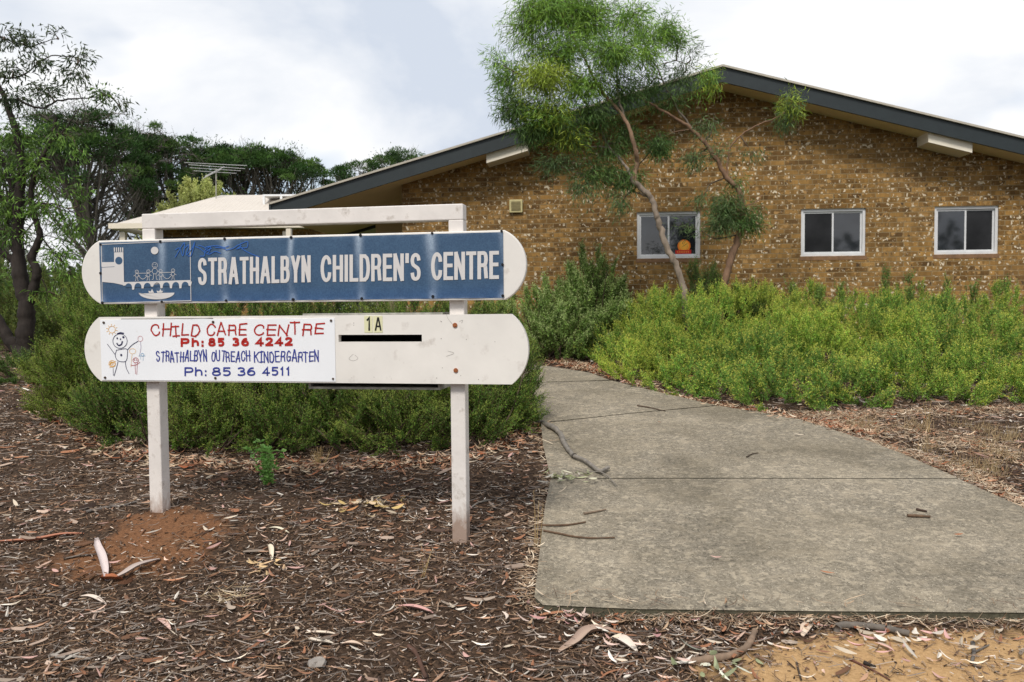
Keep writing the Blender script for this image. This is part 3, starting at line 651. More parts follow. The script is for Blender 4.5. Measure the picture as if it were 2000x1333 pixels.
for a, b_, c0, c1 in wins:                            # reveals
    g.add([(a, 0, c0), (b_, 0, c0), (b_, .11, c0), (a, .11, c0)], [(0, 1, 2, 3)]); g.add([(a, 0, c1), (a, .11, c1), (b_, .11, c1), (b_, 0, c1)], [(0, 1, 2, 3)])
    g.add([(a, 0, c0), (a, .11, c0), (a, .11, c1), (a, 0, c1)], [(0, 1, 2, 3)]); g.add([(b_, 0, c0), (b_, 0, c1), (b_, .11, c1), (b_, .11, c0)], [(0, 1, 2, 3)])
g.add([(WL, 0, .2), (WL, 0, zw(WL)), (WL, 8, zw(WL)), (WL, 8, .2)], [(0, 1, 2, 3)]); g.add([(XR, 0, .2), (XR, 8, .2), (XR, 8, zw(XR)), (XR, 0, zw(XR))], [(0, 1, 2, 3)])
g.build('wall', M_brick, bld)
M_sill = plain('brown_sill_brick', (.20, .11, .055), .85, .25, 12, bmp=.3)
for wi, (a, b_, c0, c1) in enumerate(wins):
    g = Geo(); t = .045; ym, y2 = .03, .085
    g.box((a, ym, c0), (a + t, y2, c1)); g.box((b_ - t, ym, c0), (b_, y2, c1)); g.box((a + t, ym, c0), (b_ - t, y2, c0 + t)); g.box((a + t, ym, c1 - t), (b_ - t, y2, c1))
    wf = g.build('window', M_alu, bld)
    g = Geo(); m_ = (a + b_) / 2; s = .03; zi0, zi1 = c0 + t + .002, c1 - t - .002
    for q0_, q1_, yy_ in ((a + t + .002, m_ + .02, .05), (m_ - .02, b_ - t - .002, .066)):
        g.box((q0_, yy_, zi0), (q0_ + s, yy_ + .014, zi1)); g.box((q1_ - s, yy_, zi0), (q1_, yy_ + .014, zi1))
        g.box((q0_ + s, yy_, zi0), (q1_ - s, yy_ + .014, zi0 + s)); g.box((q0_ + s, yy_, zi1 - s), (q1_ - s, yy_ + .014, zi1))
    g.build('sash', M_alu, wf)
    for h in (0, 1):
        q0_, q1_ = ((a + t + .03, m_ - .01) if h == 0 else (m_ + .01, b_ - t - .03))
        g = Geo(); g.box((q0_, .056 + .016 * h, zi0 + s), (q1_, .062 + .016 * h, zi1 - s)); g.build('pane', M_glass2 if (wi == 1 and h == 0) or (wi == 2 and h == 1) else M_glass, wf)
    g = Geo(); g.box((a - .02, -.005, c0 - .07), (b_ + .02, .10, c0 - .003)); g.build('sill', M_sill, wf)
    if wi == 0:                                       # round orange sticker on the right-hand pane
        q = lambda x, y: BF.loc(x, y, .068)
        g = Geo(); cx, cz = q(1336, 481); n = 24
        g.prism([(cx + .115 * math.cos(t_), cz + .115 * math.sin(t_)) for t_ in np.arange(n) * 2 * math.pi / n], .0655, .0695, (.85, .22, .02))
        g.prism([(cx + .085 * math.cos(t_), cz + .01 + .085 * math.sin(t_)) for t_ in np.arange(n) * 2 * math.pi / n], .064, .0653, (.90, .42, .05))
        r0_, r1_ = q(1319, 489), q(1350, 496); g.box((r0_[0], .0625, r1_[1]), (r1_[0], .0638, r0_[1]), (.55, .02, .015))
        for t_ in range(7): u_ = r0_[0] + .03 + t_ * .032; g.box((u_, .0617, r1_[1] + .02), (u_ + .018, .0624, r0_[1] - .02), (.75, .25, .05))
        tag(g.build('sticker', M_mark, wf), 'round orange and red sticker')
# wall vent
a, b_ = BF.loc(995, 391, 0), BF.loc(1021, 416, 0)
g = Geo(); g.box((a[0], -.05, b_[1]), (b_[0], .0, a[1])); vent = finish(g.build('wall_vent', plain('vent_cream', (.50, .44, .22), .6, .1, 20, bmp=0), bld), .01)
g = Geo(); g.box((a[0] + .035, -.056, b_[1] + .035), (b_[0] - .035, -.0505, a[1] - .035)); 
for t_ in range(5): zq = b_[1] + .05 + t_ * .03; g.box((a[0] + .04, -.062, zq), (b_[0] - .04, -.0565, zq + .012))
g.build('grille', plain('vent_grille', (.24, .20, .09), .6, .2, 20, bmp=0), vent)
# boxed beam ends under the eaves
for x0, x1 in ((950, 1031), (1812, 1898)):
    u0, u1 = BF.loc(x0, 290, -.45)[0], BF.loc(x1, 290, -.45)[0]; g = Geo()
    g.prism([(u0, zw(u0) - .17), (u1, zw(u1) - .17), (u1, zw(u1) + .0), (u0, zw(u0) + .0)], -.47, -.02)
    g.build('beam_end', plain('beam_cream', (.72, .66, .54), .6, .04, 4, bmp=0), bld)
g = Geo(); g.prism([(BF.loc(560, 450, 2.9)[0], .9), (BF.loc(569, 450, 2.9)[0], .9), (BF.loc(569, 450, 2.9)[0], 3.3), (BF.loc(560, 450, 2.9)[0], 3.3)], 2.85, 2.95); g.build('porch_post', M_cream, bld)
g = Geo(); g.box((XL + 1.0, 3.0, .9), (WL - .003, 3.1, 3.9)); g.build('porch_wall', M_soffit, bld)
# ------------------------------------------------------------------ LOW WING behind
DL = 21.0; LF = Frame((-8, DL, 0), 0.03)
wing = empty('low_building', (-8, DL, 0), 'low building with cream hip roof seen behind the sign', 'building', rz=.03)
e0, e1 = LF.loc(225, 450, 0), LF.loc(640, 443, 0); ez = (e0[1] + e1[1]) / 2 + .14
h0 = LF.loc(432, 384, 3.5); h1 = LF.loc(640, 378, 3.5)
uL, uR = e0[0], e1[0]; hz = (h0[1] + h1[1]) / 2
g = Geo(); Vv = [(uL, 0, ez), (uR, 0, ez), (uR, 7, ez), (uL, 7, ez), (h0[0], 3.5, hz), (uR, 3.5, hz)]
g.add(Vv, [(0, 1, 5, 4), (2, 3, 4, 5)]); g.add(Vv, [(3, 0, 4)])
M_croof = plain('cream_roof_sheet', (.56, .50, .43), .45, .04, 1.5, bmp=0); nt = M_croof.node_tree; b = nt.nodes['Principled BSDF']
wv = N(nt, 'ShaderNodeTexWave', wave_type='BANDS', bands_direction='X', Scale=2.2); nt.links.new(N(nt, 'ShaderNodeTexCoord').outputs['Object'], wv.inputs[0]); bump(nt, b, wv.outputs['Fac'], .5, .03)
g.build('roof', M_croof, wing)
g = Geo(); g.box((uL - .05, -.12, ez - .14), (uR, -.003, ez - .004)); g.box((uL - .12, -.12, ez - .14), (uL - .053, 7, ez - .004)); g.build('gutter', M_cream, wing)
g = Geo(); g.box((uL + .6, .7, .6), (uR, .9, ez - .1)); g.build('wall', M_brick, wing)
for x0, x1 in ((300, 400), (430, 540)):
    a, b_ = LF.loc(x0, 450, .7)[0], LF.loc(x1, 450, .7)[0]
    g = Geo(); g.box((a, .66, ez - 1.3), (b_, .70, ez - .3)); wn = g.build('window', M_fascia, wing)
    g = Geo(); g.box((a + .06, .63, ez - 1.24), ((a + b_) / 2 - .03, .658, ez - .36)); g.box(((a + b_) / 2 + .03, .63, ez - 1.24), (b_ - .06, .658, ez - .36)); g.build('pane', M_glass, wn)
for x in (240, 558):
    u = LF.loc(x, 455, .1)[0]; g = Geo(); g.box((u - .07, .05, .6), (u + .07, .19, ez - .22)); g.build('veranda_post', M_cream, wing)
g = Geo(); a, b_ = LF.loc(526, 395, 2.9)[0], LF.loc(600, 395, 2.9)[0]; zc = hz - .62
for (p, q) in (((a, 2.2, zc - .05), (a + .06, 2.26, zc + .40)), ((a + .5, 2.2, zc - .05), (a + .56, 2.26, zc + .40)), ((b_ - .06, 2.2, zc - .05), (b_, 2.26, zc + .40))): g.box(p, q)
g.box((a, 2.2, zc + .403), (b_, 3.3, zc + .45)); g.build('rooftop_platform', plain('pale_steel', (.75, .76, .76), .5, .05, 3, bmp=0), wing)
# TV antenna
pA = P(422, 388, 24.0); ant = empty('tv_antenna', pA, 'thin grey television antenna on a mast above the cream roof', 'antenna')
def W2(px, py, d): return P(px, py, d) - pA
g = Geo(); g.tube([W2(422, 400, 24), W2(422, 330, 24)], .016); g.build('mast', M_wood, ant)
g = Geo(); 
for a, b_, r_ in (((368, 322), (478, 330), .008), ((372, 328), (470, 334), .007), ((360, 318), (482, 324), .008), ((378, 334), (462, 339), .007), ((400, 345), (438, 326), .012), ((396, 349), (432, 331), .010)):
    g.tube([W2(*a, 23.8), W2(*b_, 24.1)], r_, 5)
g.build('elements', M_grey, ant)
# ------------------------------------------------------------------ FOLIAGE TOOLS
def leaves(g, Pp, Dd, L, W_, c, r=rng, droop=.1):
    n = len(Pp); Dd = nrm(Dd); side = nrm(np.cross(Dd, rvec(n, r))); nn = np.cross(side, Dd)
    L = np.broadcast_to(L, (n,))[:, None]; W_ = np.broadcast_to(W_, (n,))[:, None]
    v = np.stack([Pp, Pp + Dd * L * .45 + side * W_ / 2 + nn * W_ * .15, Pp + Dd * L - nn * L * droop, Pp + Dd * L * .45 - side * W_ / 2 + nn * W_ * .15], 1)
    i = np.arange(n)[:, None] * 4 + np.arange(4)[None]; c = np.broadcast_to(c, (n, 3))
    g.add(v, i, np.repeat(c, 4, 0))
def strands(g, A_, B_, w_, c, sag=None):              # thin stems: flat tri-sided wisps
    n = len(A_); d = nrm(B_ - A_); s = nrm(np.cross(d, np.array([.2, .9, .3]))) * w_ / 2; u = np.cross(d, s)
    v = np.stack([A_ - s - u * .6, A_ + s - u * .6, A_ + u, B_ - s * .4, B_ + s * .4, B_ + u * .4], 1); i = np.arange(n)[:, None] * 6
    q = np.concatenate([i + np.array([[0, 1, 4, 3]]), i + np.array([[1, 2, 5, 4]]), i + np.array([[2, 0, 3, 5]])]); c = np.broadcast_to(c, (n, 3)); g.add(v, q, np.repeat(c, 6, 0))
def pick(pal, n, r=rng, jit=.18):
    pal = np.array(pal); c = pal[r.integers(0, len(pal), n)]; return np.clip(c * (1 + r.normal(0, jit, (n, 1))), .003, 1)
def shoots(g, st, Bp, Dd, Ln, nl, lf, wf, pal, r, curve=.25, spread=.9, tip=None, tipn=.25, lumps=3.0, stem=(.10, .075, .03)):
    """leafy shoots: nl small leaves ranked along every curved shoot"""
    m = len(Bp); Dd = nrm(Dd); Ln = np.broadcast_to(Ln, (m,))
    bend = np.array([0, 0, 1.0]) * curve + rvec(m, r) * .12
    t = (np.arange(nl) + .5) / nl; tt = np.clip(t[None] + r.normal(0, .02, (m, nl)), 0.02, 1)
    pos = Bp[:, None] + Ln[:, None, None] * (Dd[:, None] * tt[..., None] + bend[:, None] * (tt ** 2)[..., None])
    ax = nrm(Dd[:, None] + 2 * bend[:, None] * tt[..., None])
    ld = nrm(ax * (1 - spread * .4) + rvec(m * nl, r).reshape(m, nl, 3) * spread)
    sc = (1.12 - .55 * tt) * r.uniform(.7, 1.2, (m, nl))
    ls0 = sines(Bp[:, 0] * 1.0 + Bp[:, 2] * .7, Bp[:, 1], 1.9, 12); pa_ = np.array(sorted(pal, key=sum)); ix = np.clip(((ls0 * 1.1 + .5) + r.normal(0, .22, m)) * len(pa_), 0, len(pa_) - 1).astype(int)
    base = pa_[ix] * (1 + r.normal(0, .16, (m, 1))); ls = sines(Bp[:, 0] + Bp[:, 2], Bp[:, 1], lumps, 11)[:, None]; base = base * (1 + .35 * ls)
    c = np.repeat(base, nl, 0) * (1 + r.normal(0, .12, (m * nl, 1)))
    if tip is not None:
        k = (tt.ravel() > 1 - tipn)[:, None] * r.uniform(.3, 1, (m * nl, 1)); c = c * (1 - k) + np.array(tip) * k
    leaves(g, pos.reshape(-1, 3), ld.reshape(-1, 3), lf * sc.ravel(), wf * sc.ravel(), np.clip(c, .004, 1), r)
    if st is not None:
        A_ = Bp; B_ = Bp + Ln[:, None] * (Dd * .9 + bend * .81); mid = Bp + Ln[:, None] * (Dd * .5 + bend * .25)
        strands(st, A_, mid, .005, stem); strands(st, mid, B_, .0035, stem)
def lobes_pts(lobes, n, r, lo=.55, low=-.25):
    """points and outward directions over a set of lobes (centre, radii)"""
    wts = np.array([l[1][0] * l[1][2] + l[1][0] * l[1][1] for l in lobes]); k = r.choice(len(lobes), n, p=wts / wts.sum())
    C_ = np.array([l[0] for l in lobes])[k]; R_ = np.array([l[1] for l in lobes])[k]; d = rvec(n, r)
    d[:, 2] = np.where(d[:, 2] < low, -d[:, 2], d[:, 2]); f = r.uniform(lo ** 2, 1, n) ** .5
    return C_ + R_ * d * f[:, None], nrm(d * R_ / R_.max(1, keepdims=True) + d * .3)
def shrub(label, cat_, lobes, n, Ln, nl, lf, wf, pal, seed, upb=.6, curve=.2, tip=None, group=None, name='shrub', stem=(.09, .06, .035), out=.8, lo=.5, nstem=60, spread=.9, plume=14):
    r = np.random.default_rng(seed); c = np.mean([l[0] for l in lobes], 0); bx, by = c[0], c[1]; bz = float(gz(bx, by))
    o = empty(name, (bx, by, bz), label, cat_, group); O = np.array([bx, by, bz])
    Pp, Dd = lobes_pts(lobes, n // plume, r, lo, -.85); k = Pp[:, 2] > gz(Pp[:, 0], Pp[:, 1]) + .01; Pp, Dd = Pp[k], Dd[k]
    Dd = nrm(Dd * out + np.array([0, 0, upb]) + rvec(len(Pp), r) * .35)
    t = np.tile(np.linspace(0, .75, plume), len(Pp))[:, None]; Pp = np.repeat(Pp, plume, 0); D0 = np.repeat(Dd, plume, 0); Dd = nrm(D0 + rvec(len(Pp), r) * .5)
    Pp = Pp + D0 * (t - .25) * Ln * 1.3 + r.normal(0, .012, Pp.shape)
    g, st = Geo(), Geo(); L_ = r.uniform(.6, 1.2, len(Pp)) * Ln * (1.05 - .7 * t[:, 0])
    shoots(g, st, Pp - O - Dd * Ln * .3, Dd, L_, nl, lf, wf, pal, r, curve, tip=tip, stem=stem, spread=spread)
    for q in range(nstem):                            # woody branches from the ground into the crown
        l = lobes[r.integers(len(lobes))]; e = np.array(l[0]) + np.array(l[1]) * r.uniform(-.75, .75, 3); s = np.array([l[0][0] + r.normal(0, .12), l[0][1] + r.normal(0, .12), float(gz(l[0][0], l[0][1])) - .02])
        if e[2] < s[2] + .1: e[2] = s[2] + .25
        m_ = (s + e) / 2 + np.array([0, 0, -.06]) + r.normal(0, .04, 3)
        st.tube(smooth_path([s, m_, e], 4) - O, np.linspace(.013, .004, 9), 5, (.085, .06, .045), False)
    g.build('foliage', M_leaf, o); st.build('stems', M_bark, o); return o
# ------------------------------------------------------------------ SHRUBS
def lobe(px, py_base, d, w_m, h, dep, zoff=0.0):
    p = P(px, 700, d); z = float(gz(p[0], d)); return ((p[0], d, z + h * .42 + zoff), (w_m, dep, h * .6))
ros = [(.12, .23, .03), (.165, .28, .04), (.085, .17, .028), (.23, .32, .05)]
ROS = dict(Ln=.26, nl=26, lf=.026, wf=.0085, pal=ros, tip=(.36, .42, .08), spread=.75)
shrub('left feathery dark green shrub spreading onto the mulch beside the left post', 'shrub',
      [lobe(215, 0, 8.3, .72, 1.15, .7), lobe(160, 0, 8.9, .5, .9, .6), lobe(300, 0, 7.9, .7, .85, .65), lobe(240, 0, 7.7, .5, .5, .4), lobe(210, 0, 9.1, .8, 1.35, .7), lobe(330, 0, 7.05, .45, .5, .35), lobe(150, 0, 8.3, .42, .7, .45), lobe(255, 0, 7.3, .45, .6, .35)], 9500, seed=21, group='feathery shrubs behind the sign', **ROS)
shrub('middle feathery dark green shrub behind the sign between its two posts', 'shrub',
      [lobe(480, 0, 8.0, .9, 1.3, .75), lobe(620, 0, 7.95, .8, 1.25, .7), lobe(560, 0, 7.45, .9, .7, .45), lobe(420, 0, 7.4, .5, .6, .4), lobe(410, 0, 6.95, .5, .42, .35), lobe(540, 0, 6.95, .5, .45, .35), lobe(660, 0, 7.0, .5, .42, .35)], 9500, seed=22, group='feathery shrubs behind the sign', **ROS)
shrub('right feathery dark green shrub reaching from the right post to the path', 'shrub',
      [lobe(800, 0, 8.0, .8, 1.3, .75), lobe(930, 0, 7.9, .62, 1.15, .6), lobe(965, 0, 7.6, .42, .75, .4), lobe(760, 0, 7.4, .6, .7, .4), lobe(905, 0, 7.1, .42, .5, .35), lobe(780, 0, 6.95, .5, .45, .35), lobe(985, 0, 7.5, .34, .5, .35), lobe(990, 0, 7.9, .35, .8, .4)], 9000, seed=23, group='feathery shrubs behind the sign', **ROS)
shrub('tall rounded grey-green shrub at the corner of the path near the brick wall', 'shrub',
      [lobe(1130, 0, 12.3, .78, 1.25, .6), lobe(1060, 0, 12.1, .5, .95, .5), lobe(1210, 0, 12.5, .55, 1.0, .5), lobe(1150, 0, 12.6, .62, 1.5, .5), lobe(1000, 0, 12.6, .5, .9, .5), lobe(1090, 0, 11.8, .55, .6, .4)],
      5200, Ln=.32, nl=20, lf=.045, wf=.018, pal=[(.22, .34, .075), (.29, .41, .10), (.16, .26, .06)], seed=31, upb=1.0, tip=(.46, .54, .22))
shrub('dark olive bush around the foot of the right-hand slender tree', 'shrub',
      [lobe(1400, 0, 12.4, .55, 1.15, .4), lobe(1370, 0, 12.5, .35, 1.35, .35), lobe(1450, 0, 12.6, .4, 1.0, .35)],
      2000, Ln=.3, nl=18, lf=.05, wf=.009, pal=[(.07, .14, .03), (.10, .18, .04)], seed=32, upb=1.0, name='bush', tip=(.16, .24, .05))
# bright mass on the right: front edge traced on the ground
r = np.random.default_rng(40)
front = [G(x, y) for x, y in ((1150, 678), (1185, 712), (1250, 752), (1340, 778), (1450, 798), (1600, 808), (1750, 800), (1900, 792), (2080, 785), (2300, 790))]
fx = np.array([p[0] for p in front]); fy = np.array([p[1] for p in front])
mc = []
for _ in range(4000):                                 # mounds kept apart from each other
    x = r.uniform(fx[0] - .1, 8.3); yf = np.interp(x, fx, fy); y = yf - .02 + max(0, 13.2 - yf) * r.uniform(0, 1) ** 1.2
    if y < 13.3 and all((x - q[0]) ** 2 + (y - q[1]) ** 2 > .50 ** 2 for q in mc): mc.append((x, y))
mounds = [((P(px, 600, d_)[0], d_, float(gz(0, d_)) + h_ * .45), (.42, .35, h_ * .6)) for px, d_, h_ in ((1335, 11.25, .95), (1290, 11.6, 1.0), (1385, 11.5, 1.05), (1440, 11.8, 1.05), (1255, 11.9, .95), (1500, 12.2, 1.0))]
for x, y in mc:
    e = y - np.interp(x, fx, fy); h = (.52 + .28 * min(1, max(0, (y - 9) / 3))) * r.uniform(.72, 1.28) * min(1, .66 + e * .5) * (min(1, .5 + (x - fx[0]) * .5))
    mounds.append(((x, y, float(gz(x, y)) + h * .40), (r.uniform(.36, .55), r.uniform(.32, .46), h * .66)))
B_, D0 = lobes_pts(mounds, 3100, r, .70, -.75); PL = 12
D0 = nrm(D0 * .75 + np.array([0, 0, .8]) + rvec(len(B_), r) * .3); t = np.tile(np.linspace(0, .75, PL), len(B_))[:, None]
B_ = np.repeat(B_, PL, 0); D0 = np.repeat(D0, PL, 0); B_ = B_ + D0 * (t - .5) * .26 + r.normal(0, .012, B_.shape); Dd = nrm(D0 + rvec(len(B_), r) * .5)
B_[:, 2] = np.maximum(B_[:, 2], gz(B_[:, 0], B_[:, 1]) + .02)
g, st = Geo(), Geo()
shoots(g, st, B_, Dd, r.uniform(.09, .20, len(B_)) * (1.1 - .6 * t[:, 0]), 13, .034, .0125, [(.25, .43, .06), (.31, .48, .07), (.14, .29, .05), (.39, .50, .07), (.20, .37, .06)], r, .2, tip=(.66, .64, .11), tipn=.38, lumps=3.0, stem=(.16, .19, .05))
for px, h in ((1731, 1.25), (1778, 1.15), (1848, 1.1), (1962, 1.05), (1545, 1.05), (1640, 1.0), (1500, .95), (1470, .9), (1600, .95), (1900, 1.0)):   # taller upright spires
    p = P(px, 600, 12.6); m_ = 60; q = np.tile([p[0], 12.6, 0], (m_, 1)) + r.normal(0, .07, (m_, 3)); q[:, 2] = gz(q[:, 0], q[:, 1]) + h * r.uniform(.45, 1, m_)
    q[:, :2] += (p[:2] - q[:, :2]) * (r.uniform(.2, .8, (m_, 1)))
    shoots(g, st, q, np.tile([0, 0, 1.0], (m_, 1)) + rvec(m_, r) * .5, .13, 14, .040, .014, [(.16, .27, .06), (.2, .31, .07)], r)
v = [g, st]
sm = empty('shrub_bed', (3.5, 9.5, float(gz(3.5, 9.5))), 'broad knee-high mass of bright yellow-green shrubs filling the bed before the brick wall', 'shrubs')
del sm['category']
bpy.data.objects.remove(sm)
o = g.build('shrub_bed', M_leaf); tag(o, 'broad mass of bright yellow-green low shrubs filling the bed before the brick wall', 'shrubs', kind='stuff')
o = st.build('shrub_stems', M_bark); tag(o, 'thin green stems inside the bright low shrubs', 'stems', kind='stuff')
# ------------------------------------------------------------------ TRACED TREES
def tree(name, label, base_px, d, branches, clusters, leaf, pal, seed, barkc, group=None, drop=.7, NLV=17, dens=.78):
    """branches: (points in px with optional depth offset, r0, r1); clusters: x, y, rx, ry (px), depth offset, twigs, [palette]"""
    r = np.random.default_rng(seed); bp = np.array([P(*base_px, d)[0], d, 0]); bp[2] = float(gz(bp[0], d)); 
    o = empty(name, bp, label, 'tree', group); tk = Geo(); anch = []
    for bi, (pts, r0_, r1_) in enumerate(branches):
        q = [P(p[0], p[1], d + (p[2] if len(p) > 2 else 0)) for p in pts]
        sp = smooth_path(q, 6); sp = sp + r.normal(0, .006, sp.shape); anch.append(sp[len(sp) // 4:])
        if bi == 0 and sp[0][2] > bp[2]: sp = np.r_[[[sp[0][0], sp[0][1], bp[2] - .1]], sp]
        bc = barkc[bi % len(barkc)] if isinstance(barkc[0], tuple) else barkc
        tk.tube(sp - bp, np.linspace(r0_, r1_, len(sp)) * r.uniform(.9, 1.1, len(sp)), 8, bc, True)
    anch = np.concatenate(anch); lv, tw = Geo(), Geo()
    for cl in clusters:
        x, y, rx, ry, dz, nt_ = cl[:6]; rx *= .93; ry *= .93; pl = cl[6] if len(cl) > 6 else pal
        c0 = P(x, y, d + dz); s = (d + dz) / F; a0 = anch[np.argmin(((anch - c0) ** 2).sum(1))]
        nt_ = max(4, int(nt_ * dens)); hub = a0 * .35 + c0 * .65; tk.tube(smooth_path([a0, (a0 + hub) / 2 + r.normal(0, .05, 3), hub], 4) - bp, np.linspace(.014, .006, 9), 5, (.13, .10, .075), False)
        dd = rvec(nt_, r) * (r.uniform(.1, 1, (nt_, 1)) ** .45); T = c0 + dd * np.array([rx * s, min(rx, ry) * s * 1.3, ry * s])
        H = hub + (T - hub) * r.uniform(.1, .55, (nt_, 1)); strands(tk, H - bp, T - bp, .006, (.10, .075, .05))
        nt_, nl = nt_, NLV; t = r.uniform(.05, 1.05, (nt_, nl, 1)); pos = H[:, None] + (T - H)[:, None] * t + r.normal(0, leaf[0] * .6, (nt_, nl, 3))
        ld = nrm((T - H))[:, None] * .6 + rvec(nt_ * nl, r).reshape(nt_, nl, 3) * .8 + np.array([0, 0, -drop])
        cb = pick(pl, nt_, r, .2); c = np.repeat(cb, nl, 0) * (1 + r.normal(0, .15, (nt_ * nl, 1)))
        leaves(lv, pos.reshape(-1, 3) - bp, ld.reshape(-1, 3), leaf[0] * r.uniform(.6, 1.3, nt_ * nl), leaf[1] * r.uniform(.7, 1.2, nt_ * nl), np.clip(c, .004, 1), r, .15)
    tk.build('trunk', M_bark, o, True); cr = lv.build('crown', M_leaf, o); return o
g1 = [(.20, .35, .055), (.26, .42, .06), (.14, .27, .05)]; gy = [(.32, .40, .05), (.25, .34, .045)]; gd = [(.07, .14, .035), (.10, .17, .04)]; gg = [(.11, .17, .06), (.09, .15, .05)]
BK = [(.26, .21, .165), (.24, .155, .10), (.24, .20, .165)]
tree('slender_tree', 'left slender tree leaning left across the wall, with the tall feathery crown', (1338, 600), 11.6,
     [([(1340, 640), (1337, 575), (1322, 522), (1303, 485), (1290, 445), (1282, 420), (1272, 388), (1252, 368), (1236, 352)], .048, .040),
      ([(1238, 356), (1243, 325), (1240, 290, -.1), (1226, 245, -.1), (1205, 212), (1180, 185), (1158, 150), (1140, 110), (1112, 60), (1085, 5)], .036, .010),
      ([(1238, 355), (1222, 325, .1), (1190, 288, .2), (1172, 250, .2), (1152, 215, .2), (1120, 170, .2), (1090, 120)], .024, .008),
      ([(1226, 245), (1210, 200), (1205, 150), (1215, 90), (1225, 30)], .018, .007), ([(1180, 185), (1130, 150), (1080, 130), (1020, 150)], .016, .006),
      ([(1190, 288, .2), (1140, 285, .1), (1080, 265), (1030, 240)], .014, .005), ([(1272, 388), (1225, 370, .2), (1150, 345, .2), (1080, 320, .1)], .014, .005)],
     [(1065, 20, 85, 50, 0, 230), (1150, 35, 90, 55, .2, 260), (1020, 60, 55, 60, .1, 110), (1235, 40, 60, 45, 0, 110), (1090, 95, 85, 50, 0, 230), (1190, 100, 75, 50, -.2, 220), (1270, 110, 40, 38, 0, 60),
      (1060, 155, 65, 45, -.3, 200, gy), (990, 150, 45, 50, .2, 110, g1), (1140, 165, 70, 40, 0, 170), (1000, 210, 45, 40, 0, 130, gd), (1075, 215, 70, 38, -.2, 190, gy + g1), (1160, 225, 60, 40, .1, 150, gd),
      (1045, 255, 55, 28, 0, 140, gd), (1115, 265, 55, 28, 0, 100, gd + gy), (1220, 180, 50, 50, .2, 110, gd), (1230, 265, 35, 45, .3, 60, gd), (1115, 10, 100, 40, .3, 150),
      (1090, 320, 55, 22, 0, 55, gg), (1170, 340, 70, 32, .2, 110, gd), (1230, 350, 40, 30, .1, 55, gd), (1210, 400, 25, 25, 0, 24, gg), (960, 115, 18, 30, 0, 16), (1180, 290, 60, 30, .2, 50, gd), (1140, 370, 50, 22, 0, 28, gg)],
     (.115, .0115), g1, 51, BK, 'slender trees before the brick wall')
tree('slender_tree', 'right slender tree with reddish lower trunk and sparse open branches', (1412, 600), 12.3,
     [([(1408, 620), (1414, 560), (1428, 505), (1442, 465), (1447, 430), (1449, 400), (1442, 372), (1418, 345), (1400, 315), (1375, 278), (1350, 252), (1320, 232), (1285, 212), (1250, 190)], .060, .016),
      ([(1352, 254), (1325, 215, .1), (1300, 170, .1), (1282, 130), (1262, 95), (1240, 55)], .018, .006), ([(1420, 346), (1422, 310), (1428, 285), (1450, 262), (1480, 245), (1520, 228), (1548, 205)], .015, .006),
      ([(1375, 278), (1392, 250), (1394, 225)], .012, .004), ([(1447, 405), (1475, 395), (1490, 380)], .010, .005), ([(1282, 130), (1320, 120), (1350, 130), (1375, 150)], .009, .004), ([(1350, 252), (1310, 262), (1285, 275)], .008, .004)],
     [(1305, 55, 38, 42, 0, 80), (1325, 70, 35, 30, 0, 50), (1265, 70, 45, 40, 0, 70), (1385, 160, 32, 32, 0, 60, gy + g1), (1330, 150, 45, 40, .1, 50, gg), (1260, 170, 55, 45, .2, 90, gd), (1310, 195, 55, 35, .1, 55, gd),
      (1287, 285, 32, 26, -.2, 90, gd), (1545, 205, 28, 34, 0, 65, gy + gg), (1535, 235, 25, 22, 0, 28, gg), (1375, 245, 35, 25, 0, 22, gg), (1400, 300, 40, 30, 0, 16, gg), (1355, 310, 24, 22, 0, 28, gg), (1470, 300, 24, 20, 0, 10, gg),
      (1415, 400, 40, 30, -.1, 80, gd + gg), (1440, 430, 50, 34, 0, 100, gd), (1400, 440, 36, 28, -.1, 60, gg), (1470, 425, 28, 34, 0, 45, gd), (1328, 445, 24, 24, -.3, 9, gg), (1360, 390, 22, 30, 0, 12, gg), (1440, 355, 20, 20, 0, 16, gd), (1350, 100, 35, 35, .1, 12, gg), (1190, 380, 20, 22, 0, 10, gg)],
     (.11, .0115), g1, 52, [(.23, .14, .09), (.17, .14, .11)], 'slender trees before the brick wall')
DK = (.035, .028, .024); la = [(.13, .24, .04), (.17, .29, .05), (.08, .15, .03)]; lb_ = [(.05, .08, .04), (.08, .11, .045)]
